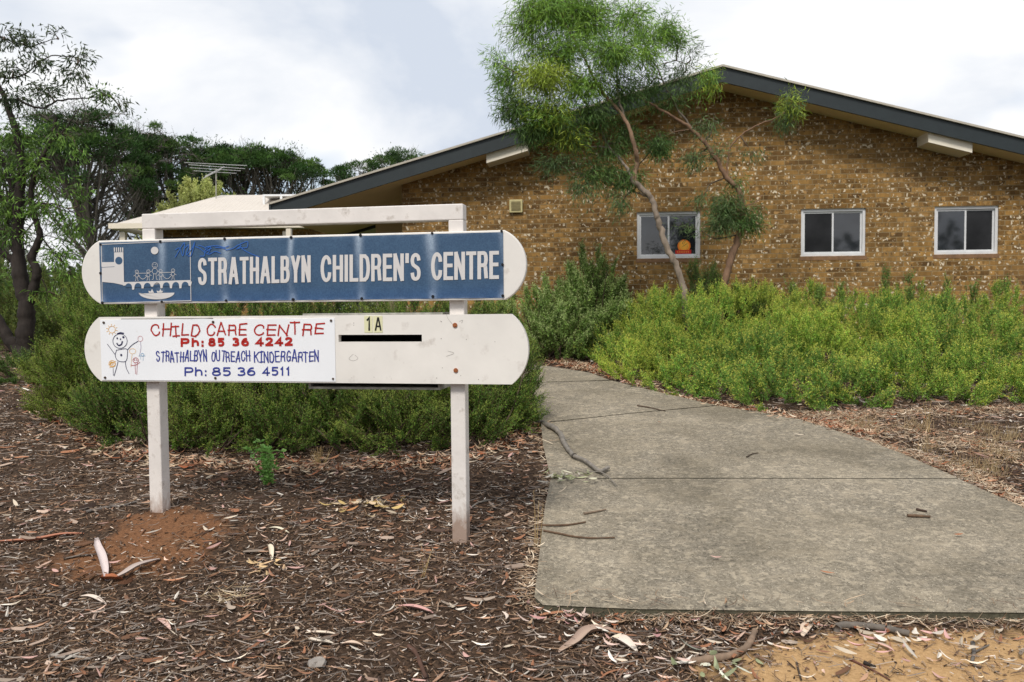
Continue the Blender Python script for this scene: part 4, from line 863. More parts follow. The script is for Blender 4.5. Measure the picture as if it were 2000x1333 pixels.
tree('gum_tree', 'dark-trunked gum tree with thin drooping leaves at the left edge', (45, 690), 11.6,
     [([(48, 690), (50, 650), (52, 600), (42, 555), (36, 510), (34, 460), (36, 400), (42, 340), (36, 280), (20, 220), (-10, 150)], .135, .03),
      ([(52, 600), (66, 560), (72, 530), (62, 500), (78, 460), (60, 400), (70, 330), (98, 280), (110, 230)], .075, .02),
      ([(38, 688), (15, 660), (-8, 620), (-60, 580)], .09, .06), ([(36, 520), (10, 495), (-20, 480)], .05, .04), ([(36, 400), (10, 330), (-20, 260)], .04, .02),
      ([(-20, 200), (30, 195), (75, 212), (115, 198), (170, 192), (215, 185)], .022, .006), ([(-20, 60), (20, 80), (60, 90), (110, 75)], .014, .005), ([(-10, 150), (40, 150), (100, 110), (180, 120)], .014, .005),
      ([(98, 280), (130, 250), (150, 215)], .015, .005), ([(78, 460), (110, 500), (140, 530)], .014, .005), ([(60, 530), (90, 560), (95, 620)], .01, .004), ([(60, 400), (110, 400), (150, 420)], .014, .005)],
     [(10, 70, 45, 30, 0, 26, lb_), (50, 85, 40, 26, 0, 28, lb_), (20, 130, 45, 26, 0, 30, lb_), (75, 125, 40, 18, 0, 26, lb_), (105, 62, 16, 10, 0, 7, lb_), (160, 115, 36, 14, 0, 24, lb_), (140, 150, 40, 14, 0, 26, lb_), (90, 175, 45, 20, 0, 36, lb_),
      (205, 185, 26, 14, 0, 20, lb_ + la), (240, 205, 16, 10, 0, 9, lb_), (30, 190, 50, 20, 0, 40, lb_), (30, 265, 50, 40, 0, 56, la), (-10, 320, 50, 60, 0, 50, la), (60, 330, 45, 40, 0, 60, la), (110, 270, 35, 35, 0, 36, la),
      (20, 400, 50, 40, 0, 70, la), (90, 410, 45, 30, 0, 46, la), (140, 440, 40, 40, 0, 46, la), (115, 500, 45, 30, 0, 46, la), (30, 460, 50, 30, 0, 40, la), (150, 370, 20, 30, 0, 18, la), (140, 540, 30, 22, 0, 26, la), (10, 540, 40, 30, .5, 30, la), (90, 570, 35, 22, 0, 12, la), (160, 300, 18, 24, 0, 12, la), (95, 350, 30, 25, 0, 20, la)],
     (.105, .022), la, 53, DK, NLV=9, dens=.72)
# ------------------------------------------------------------------ BACKGROUND TREES
def bg_tree(name, label, px, top, d, w_px, seed, pal, nclump=40, flat=.38, bare=.5, group=None, lsz=(.16, .045), cols=(.13, .115, .10), per=170, lowc=.55):
    """spreading conifer: forked trunk, rising limbs, flattened clumps toward the top, bare twiggy interior"""
    r = np.random.default_rng(seed); bx = P(px, 500, d)[0]; bz = float(gz(bx, d)); H = P(px, top, d)[2] - bz; Wd = w_px * d / F / 2
    o = empty(name, (bx, d, bz), label, 'tree', group); tk, lv = Geo(), Geo()
    lean = r.normal(0, .05, 2); tp = np.array([lean[0] * H, lean[1] * H, H * .9])
    tr = smooth_path([(0, 0, -.2), (lean[0] * H * .2 + r.normal(0, .1), 0, H * .35), tp * .7 + r.normal(0, .15, 3), tp], 5)
    tk.tube(tr, np.linspace(.24 * H / 10, .04, len(tr)), 7, cols, False)
    for i in range(nclump):
        f = r.uniform(0, 1); a = r.uniform(0, 6.28); rad = Wd * math.sqrt(r.uniform(.02, 1)); zz_ = H * (lowc + (1 - lowc) * math.sqrt(max(0, 1 - (rad / Wd) ** 2)) * r.uniform(.72, 1.0)) - .15
        c = np.array([math.cos(a) * rad + tp[0] * .8, math.sin(a) * rad * .8, zz_]); s = tr[int(len(tr) * r.uniform(.3, .8) * min(1, zz_ / H))]
        m_ = s + (c - s) * .55 + np.array([0, 0, -.25 * abs(rad) * .4]) + r.normal(0, .2, 3); bp_ = smooth_path([s, m_, c], 4)
        tk.tube(bp_, np.linspace(.055, .018, len(bp_)), 5, cols, False)
        cr_ = r.uniform(.5, 1.15) * Wd * (.20 if bare > .65 else .23); m2 = per; d_ = rvec(m2, r) * (r.uniform(.1, 1, (m2, 1)) ** .4); pos = c + d_ * np.array([cr_, cr_, cr_ * flat])
        ld = nrm(d_ * .8 + np.array([0, 0, .5]) + rvec(m2, r) * .6); cb = pick(pal, 1, r, .22) * (1 + r.normal(0, .2, (m2, 1)))
        leaves(lv, pos, ld, lsz[0] * r.uniform(.7, 1.5, m2), lsz[1] * r.uniform(.8, 1.4, m2), np.clip(cb, .004, 1), r)
    nb = int(90 * bare)                               # bare inner twigs
    for i in range(nb):
        k_ = tr[r.integers(len(tr) // 4, len(tr))]; a = r.uniform(0, 6.28); l = Wd * r.uniform(.3, .95); e = k_ + np.array([math.cos(a) * l, math.sin(a) * l, l * r.uniform(-.1, .7)])
        if e[2] > H: e[2] = H * .9
        bp_ = smooth_path([k_, (k_ + e) / 2 + r.normal(0, .15, 3), e], 4); tk.tube(bp_, np.linspace(.035, .010, len(bp_)), 4, cols, False)
        A_ = bp_[r.integers(2, len(bp_), 14)]; strands(tk, A_, A_ + rvec(14, r) * r.uniform(.3, .9, (14, 1)) + np.array([0, 0, .15]), .022, cols)
        if r.uniform() < .45:
            m2 = 40; pos = e + r.normal(0, .28, (m2, 3)); leaves(lv, pos, rvec(m2, r) + np.array([0, 0, .4]), lsz[0], lsz[1], pick(pal, m2, r), r)
    tk.build('trunk', M_bark, o); lv.build('crown', M_leaf, o); return o
cy = [(.04, .095, .02), (.06, .125, .026), (.032, .07, .018), (.09, .16, .035)]
GRP = 'dark spreading conifers behind the buildings'
BT = [('tall broad conifer with bare inner limbs, farthest left of the background row', 185, 196, 34, 250, 92, 1.0),
      ('conifer with thin top directly right of the tallest background conifer', 290, 232, 38, 190, 66, .9),
      ('dark conifer rising behind the pale yellow-green bush', 370, 255, 40, 190, 64, .8),
      ('flat-topped dark conifer behind the television antenna', 455, 278, 42, 210, 72, .7),
      ('flat-topped dark conifer above the middle of the cream roof', 535, 288, 42, 180, 60, .6),
      ('small flat-topped conifer at the right end of the long dark row', 592, 296, 43, 130, 34, .4),
      ('small flat-topped conifer standing apart just left of the sloping roof', 705, 308, 50, 135, 34, .3),
      ('low dark conifer just above the slope of the main roof', 795, 288, 52, 150, 34, .3),
      ('low dark conifer at the far left edge behind the gum tree', -10, 260, 36, 240, 46, .8)]
for i_, (lab, px, top, d, wd, nc, ba) in enumerate(BT):
    bg_tree('conifer_tree', lab, px, top, d, wd, 60 + i_, cy, nc, group=GRP, bare=ba, lowc=.56 if i_ < 3 else .80, per=150)
bg_tree('olive_tree', 'thin pale treetop showing just above the main roof slope', 885, 282, 45, 60, 71, [(.14, .16, .06), (.10, .13, .05)], 14, flat=.8, bare=.2)
shrub('rounded pale yellow-green bush behind the cream roof under the antenna', 'bush',
      [((P(385, 400, 27)[0], 27, 3.75), (1.6, 1.0, 1.9)), ((P(340, 400, 27)[0], 27, 3.4), (1.3, 1, 1.4)), ((P(450, 400, 27)[0], 27.3, 3.5), (1.1, 1, 1.6)), ((P(500, 400, 28)[0], 28, 3.4), (.9, 1, .9))], 5600, Ln=.5, nl=18, lf=.13, wf=.05,
      pal=[(.46, .48, .17), (.38, .42, .14), (.54, .54, .22)], seed=81, upb=.8, name='bush', stem=(.12, .1, .06), nstem=20)
shrub('low light green bush at the left end of the cream roof', 'bush', [((P(212, 480, 24)[0], 24, 1.9), (.6, .5, 1.2))], 500, Ln=.4, nl=14, lf=.10, wf=.03, pal=[(.14, .23, .04), (.18, .27, .05)], seed=82, name='bush', nstem=8)
# undergrowth on the left, beyond the mulch
ug = [(.15, .20, .04), (.20, .24, .055), (.10, .16, .035)]
for i_, (px, d, w_, h, lab) in enumerate([(20, 13.5, 1.0, 1.0, 'olive undergrowth bush right behind the gum tree trunk'), (110, 15, 1.3, 1.35, 'tall olive undergrowth bush between gum tree and sign board end'),
                              (-60, 15.5, 1.6, 1.6, 'olive undergrowth bush cut by the left edge of the photo'), (200, 17, 1.6, 1.6, 'olive bush seen just above the left end of the upper board'),
                              (340, 15, 1.8, 1.2, 'olive bush behind the sign, showing between the boards on the left'), (30, 19, 2.0, 1.9, 'far olive bush deep behind the gum tree')]):
    p = P(px, 600, d); shrub(lab, 'bush', [((p[0], d, float(gz(p[0], d)) + h * .4), (w_, .8, h * .6)), ((p[0] + w_ * .6, d + .3, float(gz(p[0], d)) + h * .3), (w_ * .7, .7, h * .5))],
          1500, Ln=.4, nl=16, lf=.065, wf=.015, pal=ug, seed=90 + i_, upb=1.1, name='bush', nstem=20)
shrub('low creeping green plant on the mulch at the foot of the gum tree', 'plant',
      [((P(30, 700, 10.6)[0], 10.6, float(gz(-6.5, 10.6)) + .1), (.9, .6, .2)), ((P(100, 700, 10.9)[0], 10.9, float(gz(-6, 10.9)) + .1), (.6, .6, .22))], 1300, Ln=.16, nl=16, lf=.03, wf=.012, pal=[(.10, .18, .04), (.14, .23, .05)], seed=97, name='creeping_plant', nstem=6)
# distant wood closing the horizon
r = np.random.default_rng(99); g = Geo(); n = 26000; X = r.uniform(-75, 60, n); Y = r.uniform(58, 66, n); H = 3.6 + 1.2 * sines(X, Y, .5, 4) + .8 * sines(X, Y, 1.6, 5)
Pp = np.stack([X, Y, .9 + H * r.uniform(0, 1, n)], 1); leaves(g, Pp, rvec(n, r) + np.array([0, 0, .3]), r.uniform(.4, .9, n), r.uniform(.2, .4, n), pick([(.05, .075, .03), (.08, .10, .04), (.035, .055, .025)], n, r), r)
tag(g.build('distant_wood', M_leaf), 'far belt of dull green trees closing the horizon', 'wood', kind='stuff')
r = np.random.default_rng(98); g = Geo(); n = 9000; X = r.uniform(-40, 45, n); Y = r.uniform(-34, -28, n); H = 6.0 + 5.5 * sines(X, Y, .5, 6) + 1.2 * sines(X, Y, 1.2, 7)
Pp = np.stack([X, Y, -.3 + H * r.uniform(0, 1, n)], 1); leaves(g, Pp, rvec(n, r), r.uniform(.5, 1.1, n), r.uniform(.3, .6, n), pick([(.05, .075, .03), (.08, .10, .04)], n, r), r)
tag(g.build('roadside_wood', M_leaf), 'row of dull green trees across the road, seen mirrored in the windows', 'wood', kind='stuff')
# ------------------------------------------------------------------ LEAF LITTER
def strips(g, C_, yaw, L, W_, c, r, bend=.0, lift=.0, ns=5, curl=.25, pitch=.12, shape='leaf'):
    """curved little blades lying on the ground"""
    n = len(C_); t = np.linspace(0, 1, ns); w_ = (np.sin(np.pi * np.clip(t * .94 + .03, 0, 1)) ** .75) if shape == 'leaf' else np.where((t > .01) & (t < .99), 1.0, .6)
    bd = r.normal(0, 1, (n, 1)) * bend; cu = np.abs(r.normal(0, 1, (n, 1))) * lift; pt = r.normal(0, pitch, (n, 1)); rl = r.normal(0, .35, (n, 1))
    a = (t - .5)[None] * L[:, None]; side = bd * L[:, None] * (4 * (t - .5) ** 2)[None]; z = cu * L[:, None] * ((t - .5) ** 2)[None] * 4 + a * pt
    ca, sa = np.cos(yaw)[:, None], np.sin(yaw)[:, None]; hw = W_[:, None] * w_[None] / 2
    def pt_(s, dz): xx = a * ca - (side + s) * sa; yy = a * sa + (side + s) * ca; return np.stack([C_[:, 0, None] + xx, C_[:, 1, None] + yy, C_[:, 2, None] + z + dz + s * rl], -1)
    v = np.stack([pt_(-hw, 0 * hw), pt_(0 * hw, hw * curl * 2), pt_(hw, 0 * hw)], 2)          # n, ns, 3, 3
    i = np.arange(n)[:, None, None] * ns * 3 + np.arange(ns - 1)[None, :, None] * 3; j = i + np.arange(2)[None, None]
    f = np.stack([j, j + 1, j + 4, j + 3], -1).reshape(-1, 4); g.add(v, f, np.repeat(c, ns * 3, 0))
PB = path_polys
def scatter(n, r, soilkeep=.25, xr=(-7.5, 6.5), yr_=(2.7, 13.2), pw=1.9, pathkeep=0.0):
    u = r.uniform(0, 1, n); y = yr_[0] + (yr_[1] - yr_[0]) * u ** pw; x = r.uniform(-1, 1, n) * (y * .80 + .9)
    k = np.ones(n, bool); k &= ~on_slab(x, y) | (r.uniform(0, 1, n) < pathkeep)
    wsum = np.clip(soil_w(x, y) * 1.1 + sand_w(x, y) * 1.4, 0, 1); k &= r.uniform(0, 1, n) > wsum * (1 - soilkeep)
    bare = sines(x, y, 2.2, 77) + .8 * sines(x, y, 5.5, 78); k &= r.uniform(0, 1, n) < .84 + .6 * bare
    return x[k], y[k]
def lit(name, label, n, Lr, Wr, pal, seed, z=(-.003, .012), soilkeep=.25, pw=1.9, cat_='litter', **kw):
    r = np.random.default_rng(seed); x, y = scatter(n, r, soilkeep, pw=pw, pathkeep=kw.pop('pathkeep', 0.0)); m_ = len(x); g = Geo()
    L = r.uniform(*Lr, m_) * r.uniform(.7, 1.3, m_) * (1 + .05 * np.clip(y - 4, 0, 8)); W_ = r.uniform(*Wr, m_) * (1 + .12 * np.clip(y - 4, 0, 8))
    zz_ = np.where(on_slab(x, y), base_z(y) + .028, gz(x, y)) + r.uniform(*z, m_)
    strips(g, np.stack([x, y, zz_], 1), r.uniform(0, 6.28, m_), L, W_, pick(pal, m_, r, .25), r, **kw)
    return tag(g.build(name, M_litter), label, cat_, kind='stuff')
lit('bark_mulch', 'dark brown bark chips covering the garden bed', 165000, (.010, .042), (.003, .011), [(.045, .025, .014), (.08, .044, .024), (.14, .076, .042), (.02, .013, .01), (.20, .125, .078), (.28, .20, .14), (.12, .08, .06)], 101, ns=3, curl=.5, pitch=.35, shape='chip', soilkeep=.12)
lit('pale_chips', 'small pale wood and stone flecks scattered over the mulch', 46000, (.006, .030), (.003, .009), [(.42, .34, .27), (.30, .22, .16), (.55, .48, .42), (.26, .15, .09)], 102, ns=3, curl=.4, pitch=.3, shape='chip', soilkeep=.35, z=(.004, .018))
lit('twig_litter', 'thin grey and brown twigs strewn over the mulch', 42000, (.03, .13), (.0018, .0048), [(.20, .165, .14), (.13, .09, .065), (.30, .25, .21), (.08, .05, .035), (.24, .15, .09)], 103, ns=5, curl=.7, bend=.08, lift=.05, pitch=.07, shape='chip', soilkeep=.18, z=(.006, .022))
lit('leaf_litter', 'dry fallen gum leaves, tan, pink and cream, lying on the mulch', 6200, (.03, .095), (.006, .016), [(.42, .25, .16), (.50, .34, .26), (.33, .15, .08), (.56, .47, .36), (.24, .12, .07), (.46, .28, .24), (.60, .54, .46)], 104, bend=.05, lift=.10, curl=.35, pitch=.14, soilkeep=.45, z=(.010, .026), pathkeep=.012)
lit('bark_pieces', 'scattered larger strips of brown, rust and grey bark on the mulch', 1900, (.04, .14), (.008, .022), [(.16, .085, .05), (.10, .06, .04), (.26, .12, .065), (.30, .24, .19), (.07, .045, .035), (.36, .27, .21)], 105, ns=6, bend=.05, lift=.05, curl=.6, pitch=.08, shape='chip', soilkeep=.1, z=(.008, .02))
# thicker drifts along edges: foot of shrubs, path edges, front kerb
r = np.random.default_rng(110)
def drift(pxs, wpx, n, pal, Lr, Wr, g, **kw):
    seg = np.array([G(*p)[:2] for p in pxs]); k = r.integers(0, len(seg) - 1, n); t = r.uniform(0, 1, (n, 1)); p = seg[k] * (1 - t) + seg[k + 1] * t + r.normal(0, wpx, (n, 2))
    ok = ~on_slab(p[:, 0], p[:, 1]) | (r.uniform(0, 1, n) < .07); p = p[ok]; m_ = len(p); z = np.where(on_slab(p[:, 0], p[:, 1]), base_z(p[:, 1]) + .03, gz(p[:, 0], p[:, 1])) + r.uniform(.008, .03, m_)
    strips(g, np.c_[p, z], r.uniform(0, 6.28, m_), r.uniform(*Lr, m_), r.uniform(*Wr, m_), pick(pal, m_, r, .25), r, **kw)
g = Geo(); red = [(.30, .10, .045), (.24, .11, .06), (.36, .19, .11), (.45, .30, .2), (.2, .09, .05)]; tan = [(.45, .33, .22), (.36, .25, .16), (.55, .45, .33), (.28, .18, .11)]
for pts, w_ in (([(80, 800), (200, 880), (330, 905), (480, 915), (640, 920), (860, 905), (1000, 870), (1060, 835)], .10), ([(1190, 735), (1300, 775), (1420, 800), (1560, 825), (1700, 850)], .07), ([(1080, 705), (1190, 730)], .10)):
    drift(pts, w_, 900, red + tan, (.05, .12), (.010, .024), g, bend=.08, lift=.2, curl=.4, pitch=.2)
for pts, w_ in (([(1420, 803), (1700, 868), (1880, 925), (2020, 1000)], .07), ([(1560, 825), (1800, 850), (2000, 900)], .20), ([(1560, 815), (1750, 812), (2000, 800)], .12)):
    drift(pts, w_, 1500, tan, (.04, .15), (.002, .006), g, bend=.12, lift=.1, shape='chip', pitch=.15); drift(pts, w_, 420, tan + red, (.04, .09), (.01, .02), g, bend=.08, lift=.15, pitch=.15)
drift([(1050, 1190), (1300, 1205), (1600, 1210), (2000, 1212)], .045, 1900, tan + [(.14, .09, .06)] * 2, (.04, .14), (.0015, .004), g, bend=.12, lift=.1, shape='chip', pitch=.2)
drift([(1050, 1205), (1300, 1225), (1600, 1235), (2000, 1235)], .06, 230, red + tan + [(.5, .27, .26), (.55, .46, .36)], (.025, .065), (.006, .014), g, bend=.1, lift=.2, pitch=.2)
drift([(1062, 860), (1080, 930), (1065, 1000), (1045, 1100), (1040, 1180)], .05, 800, tan, (.03, .12), (.002, .007), g, bend=.1, shape='chip', pitch=.15)
tag(g.build('edge_litter', M_litter), 'drifts of dry leaves and needles along the path edges and shrub feet', 'litter', kind='stuff')
# dry grass on the right bed
g = Geo(); n = 1100; r = np.random.default_rng(111); q = [G(x, y) for x, y in zip(r.uniform(1640, 2000, 60), r.uniform(830, 960, 60))]; q = np.array([p for p in q if not on_slab(np.array([p[0]]), np.array([p[1]]))[0]])
b0 = q[r.integers(0, len(q), n)] + r.normal(0, .05, (n, 3)) * [1, 1, 0]; b0[:, 2] = gz(b0[:, 0], b0[:, 1]); strands(g, b0, b0 + rvec(n, r) * .05 + np.array([0, 0, 1]) * r.uniform(.02, .12, (n, 1)), .003, pick([(.45, .34, .19), (.36, .27, .15), (.3, .2, .1)], n, r))
tag(g.build('dry_grass', M_litter), 'short straw-coloured dry grass tufts in the right-hand bed', 'grass', kind='stuff')
# ------------------------------------------------------------------ SINGLE STICKS, BARK, STONE
def K3(x, y): return (500 + x / 2.5014, 800 + y / 2.5014)
def K4(x, y): return (1200 + x / 2.5, 1000 + y / 2.5)
def K5(x, y): return (1400 + x / 3.3333, 780 + y / 3.3333)
def K2(x, y): return (x / 3.3333, 950 + y / 3.3333)
def ground_pt(px, py, lift):
    p = G(px, py)
    if on_slab(np.array([p[0]]), np.array([p[1]]))[0]:
        a = on_path(px, py); return np.array([a[0], a[1], float(base_z(a[1])) + .026 + lift])
    return p + np.array([0, 0, lift])
rs = random.Random(5)
def stick(label, pts, r0_, r1_, c, extra=(), name='stick', cat_='stick'):
    q = [ground_pt(x, y, r0_ * .8 + .002) for x, y in pts]; o = q[0].copy(); g = Geo(); sp = smooth_path(q, 6)
    if name == 'fallen_branch': sp = np.concatenate([q[i] + (q[i + 1] - q[i]) * np.linspace(0, 1, 4)[:3, None] for i in range(len(q) - 1)] + [[q[-1]]]); sp = sp + np.random.default_rng(9).normal(0, .006, sp.shape)
    rad = np.linspace(r0_, r1_, len(sp)) * np.array([rs.uniform(.82, 1.15) for _ in sp]); g.tube(sp - o, rad, 8, c)
    for ep, e0_, e1_ in extra: g.tube(smooth_path([ground_pt(x, y, r0_) for x, y in ep], 5) - o, np.linspace(e0_, e1_, len(smooth_path(ep, 5))), 6, c)
    b_ = g.build(name, M_bark, None, True); b_.location = o; return tag(b_, label, cat_)
GR, BR, RB = (.22, .20, .175), (.13, .085, .055), (.22, .10, .055)
stick('crooked grey fallen branch lying across the left edge of the path', [K3(1385, 70), K3(1440, 96), K3(1478, 122), K3(1505, 170), K3(1528, 215), K3(1558, 245)], .027, .020, GR, name='fallen_branch', cat_='branch',
      extra=[([K3(1556, 245), K3(1600, 262), K3(1640, 290), K3(1680, 318), K3(1722, 300)], .018, .015), ([K3(1680, 320), K3(1720, 345), K3(1765, 395)], .006, .003), ([K3(1560, 300), K3(1620, 318), K3(1680, 322)], .004, .003), ([K3(1512, 165), K3(1535, 160)], .005, .003)])
stick('long thin brown stick running from the mulch onto the path', [K3(1050, 548), K3(1180, 562), K3(1300, 568), K3(1420, 572), K3(1520, 570), K3(1610, 556)], .0075, .006, BR)
stick('brown stick ending further along the path, just below the long thin one', [K3(1405, 598), K3(1480, 612), K3(1560, 628), K3(1650, 635), K3(1752, 632)], .0075, .005, BR)
stick('grey crooked twig reaching right from the right sign post', [K3(1045, 490), K3(1090, 460), K3(1160, 445), K3(1240, 425)], .007, .004, GR)
stick('thick curved stick rising to the right on the sand at the bottom', [K4(365, 748), K4(460, 738), K4(560, 722), K4(630, 690), K4(665, 650), K4(685, 600)], .019, .014, (.24, .17, .12))
stick('thin dark twig crossing the thick curved stick on the sand', [K4(390, 585), K4(440, 625), K4(490, 690), K4(540, 750), K4(600, 815)], .009, .005, (.12, .09, .07))
stick('grey weathered stick lying against the front edge of the path', [K4(1085, 590), K4(1110, 572), K4(1220, 574), K4(1330, 588), K4(1440, 612)], .019, .014, (.16, .14, .12))
stick('long thin twig sloping down across the sand', [K4(1145, 724), K4(1220, 760), K4(1290, 795), K4(1345, 828)], .005, .003, (.13, .06, .045))
stick('short dark charred stick on the sand right of the thin twig', [K4(1218, 745), K4(1245, 756), K4(1275, 768)], .009, .007, (.03, .025, .022))
stick('upright-looking dark stick on the sand at the bottom', [K4(890, 745), K4(900, 785), K4(912, 830)], .006, .004, (.08, .06, .045))
stick('forked grey twig at the bottom right corner', [K4(1750, 650), K4(1755, 700), K4(1748, 750), K4(1790, 770)], .010, .006, (.15, .135, .12), extra=[([K4(1750, 700), K4(1790, 680), K4(1830, 660)], .006, .003)])
stick('short thick brown stick on the right part of the path', [K5(1240, 768), K5(1310, 771), K5(1390, 776)], .011, .008, BR)
stick('short dark stick just above the thick one on the path', [K5(1298, 725), K5(1335, 733), K5(1368, 740)], .009, .006, (.06, .04, .03))
stick('tiny curved twig in the middle of the path', [K5(195, 382), K5(230, 362), K5(270, 355)], .006, .003, (.08, .06, .045))
stick('thin dark twig lying over the oblique joint of the path', [(1245, 794), (1270, 798), (1300, 805)], .008, .004, (.10, .07, .05))
stick('short pale brown stick on the path above the two long thin ones', [K3(1602, 515), K3(1655, 506), K3(1710, 495)], .009, .005, (.24, .18, .13))
stick('dark stick at the bottom of the mulch right of centre', [K3(745, 1168), K3(780, 1200), K3(805, 1260), K3(832, 1330)], .011, .009, (.10, .055, .04))
stick('pale grey stick at the bottom left of the mulch', [K2(330, 1112), K2(400, 1125), K2(470, 1122), K2(590, 1138)], .010, .006, (.30, .27, .24))
stick('long dark grey stick below the pale grey one', [K2(780, 1140), K2(850, 1130), K2(930, 1112), K2(1020, 1078)], .010, .005, (.17, .14, .12))
stick('grey stick lying left of the left sign post', [K2(560, 178), K2(640, 160), K2(720, 145), K2(800, 135), K2(900, 108)], .012, .006, (.17, .15, .135))
stick('dark twig beside the curled bark on the red soil', [K2(415, 482), K2(500, 465), K2(590, 455), K2(640, 448)], .008, .005, (.09, .07, .055))
stick('dark twig at the bottom edge under the pale bark', [K3(1370, 1318), K3(1420, 1290), K3(1500, 1272), K3(1580, 1268)], .009, .005, (.10, .08, .06))
def bark(label, pts, wd, c, c2, arch=.03, name='bark_strip', cat_='bark'):
    q = smooth_path([ground_pt(x, y, .006) for x, y in pts], 6); o = q[0].copy(); n = len(q); t = np.linspace(0, 1, n)
    q = q + np.c_[0 * t, 0 * t, arch * np.sin(np.pi * t)]; tg = nrm(np.gradient(q, axis=0)); sd_ = nrm(np.cross(tg, [0, 0, 1.0])); hw = wd / 2 * np.sin(np.pi * np.clip(t * .9 + .07, 0, 1)) ** .6
    prof = [(-1, .45), (-.6, .1), (0, 0), (.6, .1), (1, .45)]; g = Geo(); v = np.stack([q + sd_ * (hw * a)[:, None] + np.array([0, 0, 1]) * (hw * b_ * 1.4)[:, None] for a, b_ in prof], 1) - o
    i = np.arange(n - 1)[:, None] * 5 + np.arange(4)[None]; f = np.stack([i, i + 1, i + 6, i + 5], -1).reshape(-1, 4); mixk = (np.abs(np.linspace(-1, 1, 5))[None, :, None] * np.ones((n, 1, 1)))
    cc = np.array(c) * (1 - mixk) + np.array(c2) * mixk; g.add(v, f, cc.reshape(-1, 3)); g.add(v + np.array([0, 0, -.0025]), f[:, ::-1], (np.array(c2) * np.ones((n * 5, 1))))
    b_ = g.build(name, M_litter, None, True); b_.location = o; return tag(b_, label, cat_)
bark('long pale curled bark strip standing up on the red soil by the left post', [K2(628, 345), K2(640, 430), K2(665, 500), K2(685, 572), K2(690, 620)], .045, (.62, .53, .50), (.50, .42, .40), .03)
bark('second pale bark curl pointing right on the red soil', [K2(700, 628), K2(800, 608), K2(880, 570), K2(960, 530), K2(1045, 480)], .045, (.50, .42, .38), (.42, .34, .30), .03)
bark('short rust-red bark piece joining the two pale curls', [K2(655, 590), K2(690, 625), K2(740, 625), K2(800, 612)], .055, (.26, .09, .04), (.34, .12, .055), .02)
bark('long rust-red bark ribbon at the left edge', [K2(-60, 372), K2(100, 372), K2(250, 362), K2(400, 330), K2(545, 315)], .042, (.36, .14, .08), (.42, .19, .12), .008)
bark('large twisted pale bark piece in front of the path corner', [K3(1480, 1192), K3(1560, 1160), K3(1620, 1112), K3(1700, 1098), K3(1765, 1096)], .055, (.42, .31, .24), (.30, .21, .165), .02)
bark('white dead leaf cluster right of the large twisted bark', [K3(1740, 1125), K3(1790, 1160), K3(1860, 1190)], .06, (.66, .60, .52), (.6, .5, .42), .02, 'dead_leaf', 'leaf')
bark('long pink fallen leaf in the middle of the mulch', [K3(695, 968), K3(780, 985), K3(865, 1000)], .030, (.55, .32, .28), (.5, .28, .25), .012, 'dead_leaf', 'leaf')
bark('upper of two cream fallen leaves at the bottom of the mulch', [K3(240, 1100), K3(320, 1112), K3(405, 1108)], .022, (.66, .56, .44), (.6, .5, .4), .014, 'dead_leaf', 'leaf')
bark('lower of two cream fallen leaves at the bottom of the mulch', [K3(240, 1130), K3(300, 1152), K3(378, 1150)], .034, (.62, .55, .46), (.58, .5, .4), .012, 'dead_leaf', 'leaf')
bark('cream leaf curving to the right of the two cream leaves', [K3(415, 1155), K3(470, 1165), K3(525, 1162)], .026, (.60, .46, .36), (.55, .42, .32), .016, 'dead_leaf', 'leaf')
bark('pale yellow narrow leaf right of the left post', [K2(1750, 280), K2(1810, 292), K2(1878, 308)], .026, (.68, .63, .48), (.6, .55, .42), .01, 'dead_leaf', 'leaf')
bark('white upright curled leaf near the green weed', [K3(62, 665), K3(75, 705), K3(78, 745)], .030, (.70, .62, .48), (.62, .54, .42), .02, 'dead_leaf', 'leaf')
bark('pale leaf pair lying on the mulch at lower left', [K2(515, 728), K2(600, 745), K2(690, 775)], .028, (.66, .56, .48), (.6, .5, .42), .012, 'dead_leaf', 'leaf')
bark('pink leaf on the mulch at bottom left', [K2(1020, 880), K2(1060, 905), K2(1110, 942)], .030, (.60, .42, .36), (.55, .36, .3), .01, 'dead_leaf', 'leaf')
bark('cream rounded leaf on the sand before the path edge', [K4(920, 612), K4(940, 585), K4(962, 560)], .050, (.64, .52, .40), (.6, .46, .35), .012, 'dead_leaf', 'leaf')
# stone
bm = bmesh.new(); bmesh.ops.create_icosphere(bm, subdivisions=2, radius=1)
for v_ in bm.verts: f_ = 1 + .16 * math.sin(v_.co.x * 5 + v_.co.y * 3) ; v_.co = Vector((v_.co.x * .042 * f_, v_.co.y * .042 * f_, max(-.3, min(.45, v_.co.z)) * .03))
me = bpy.data.meshes.new('stone'); bm.to_mesh(me); bm.free(); me.materials.append(plain('grey_stone', (.27, .24, .21), .9, .2, 40, bmp=.5)); o = bpy.data.objects.new('stone', me); COL.objects.link(o)
p = G(*K3(303, 1252)); o.location = (p[0], p[1], p[2] + .012); tag(o, 'flat grey stone on the mulch at the bottom', 'stone')
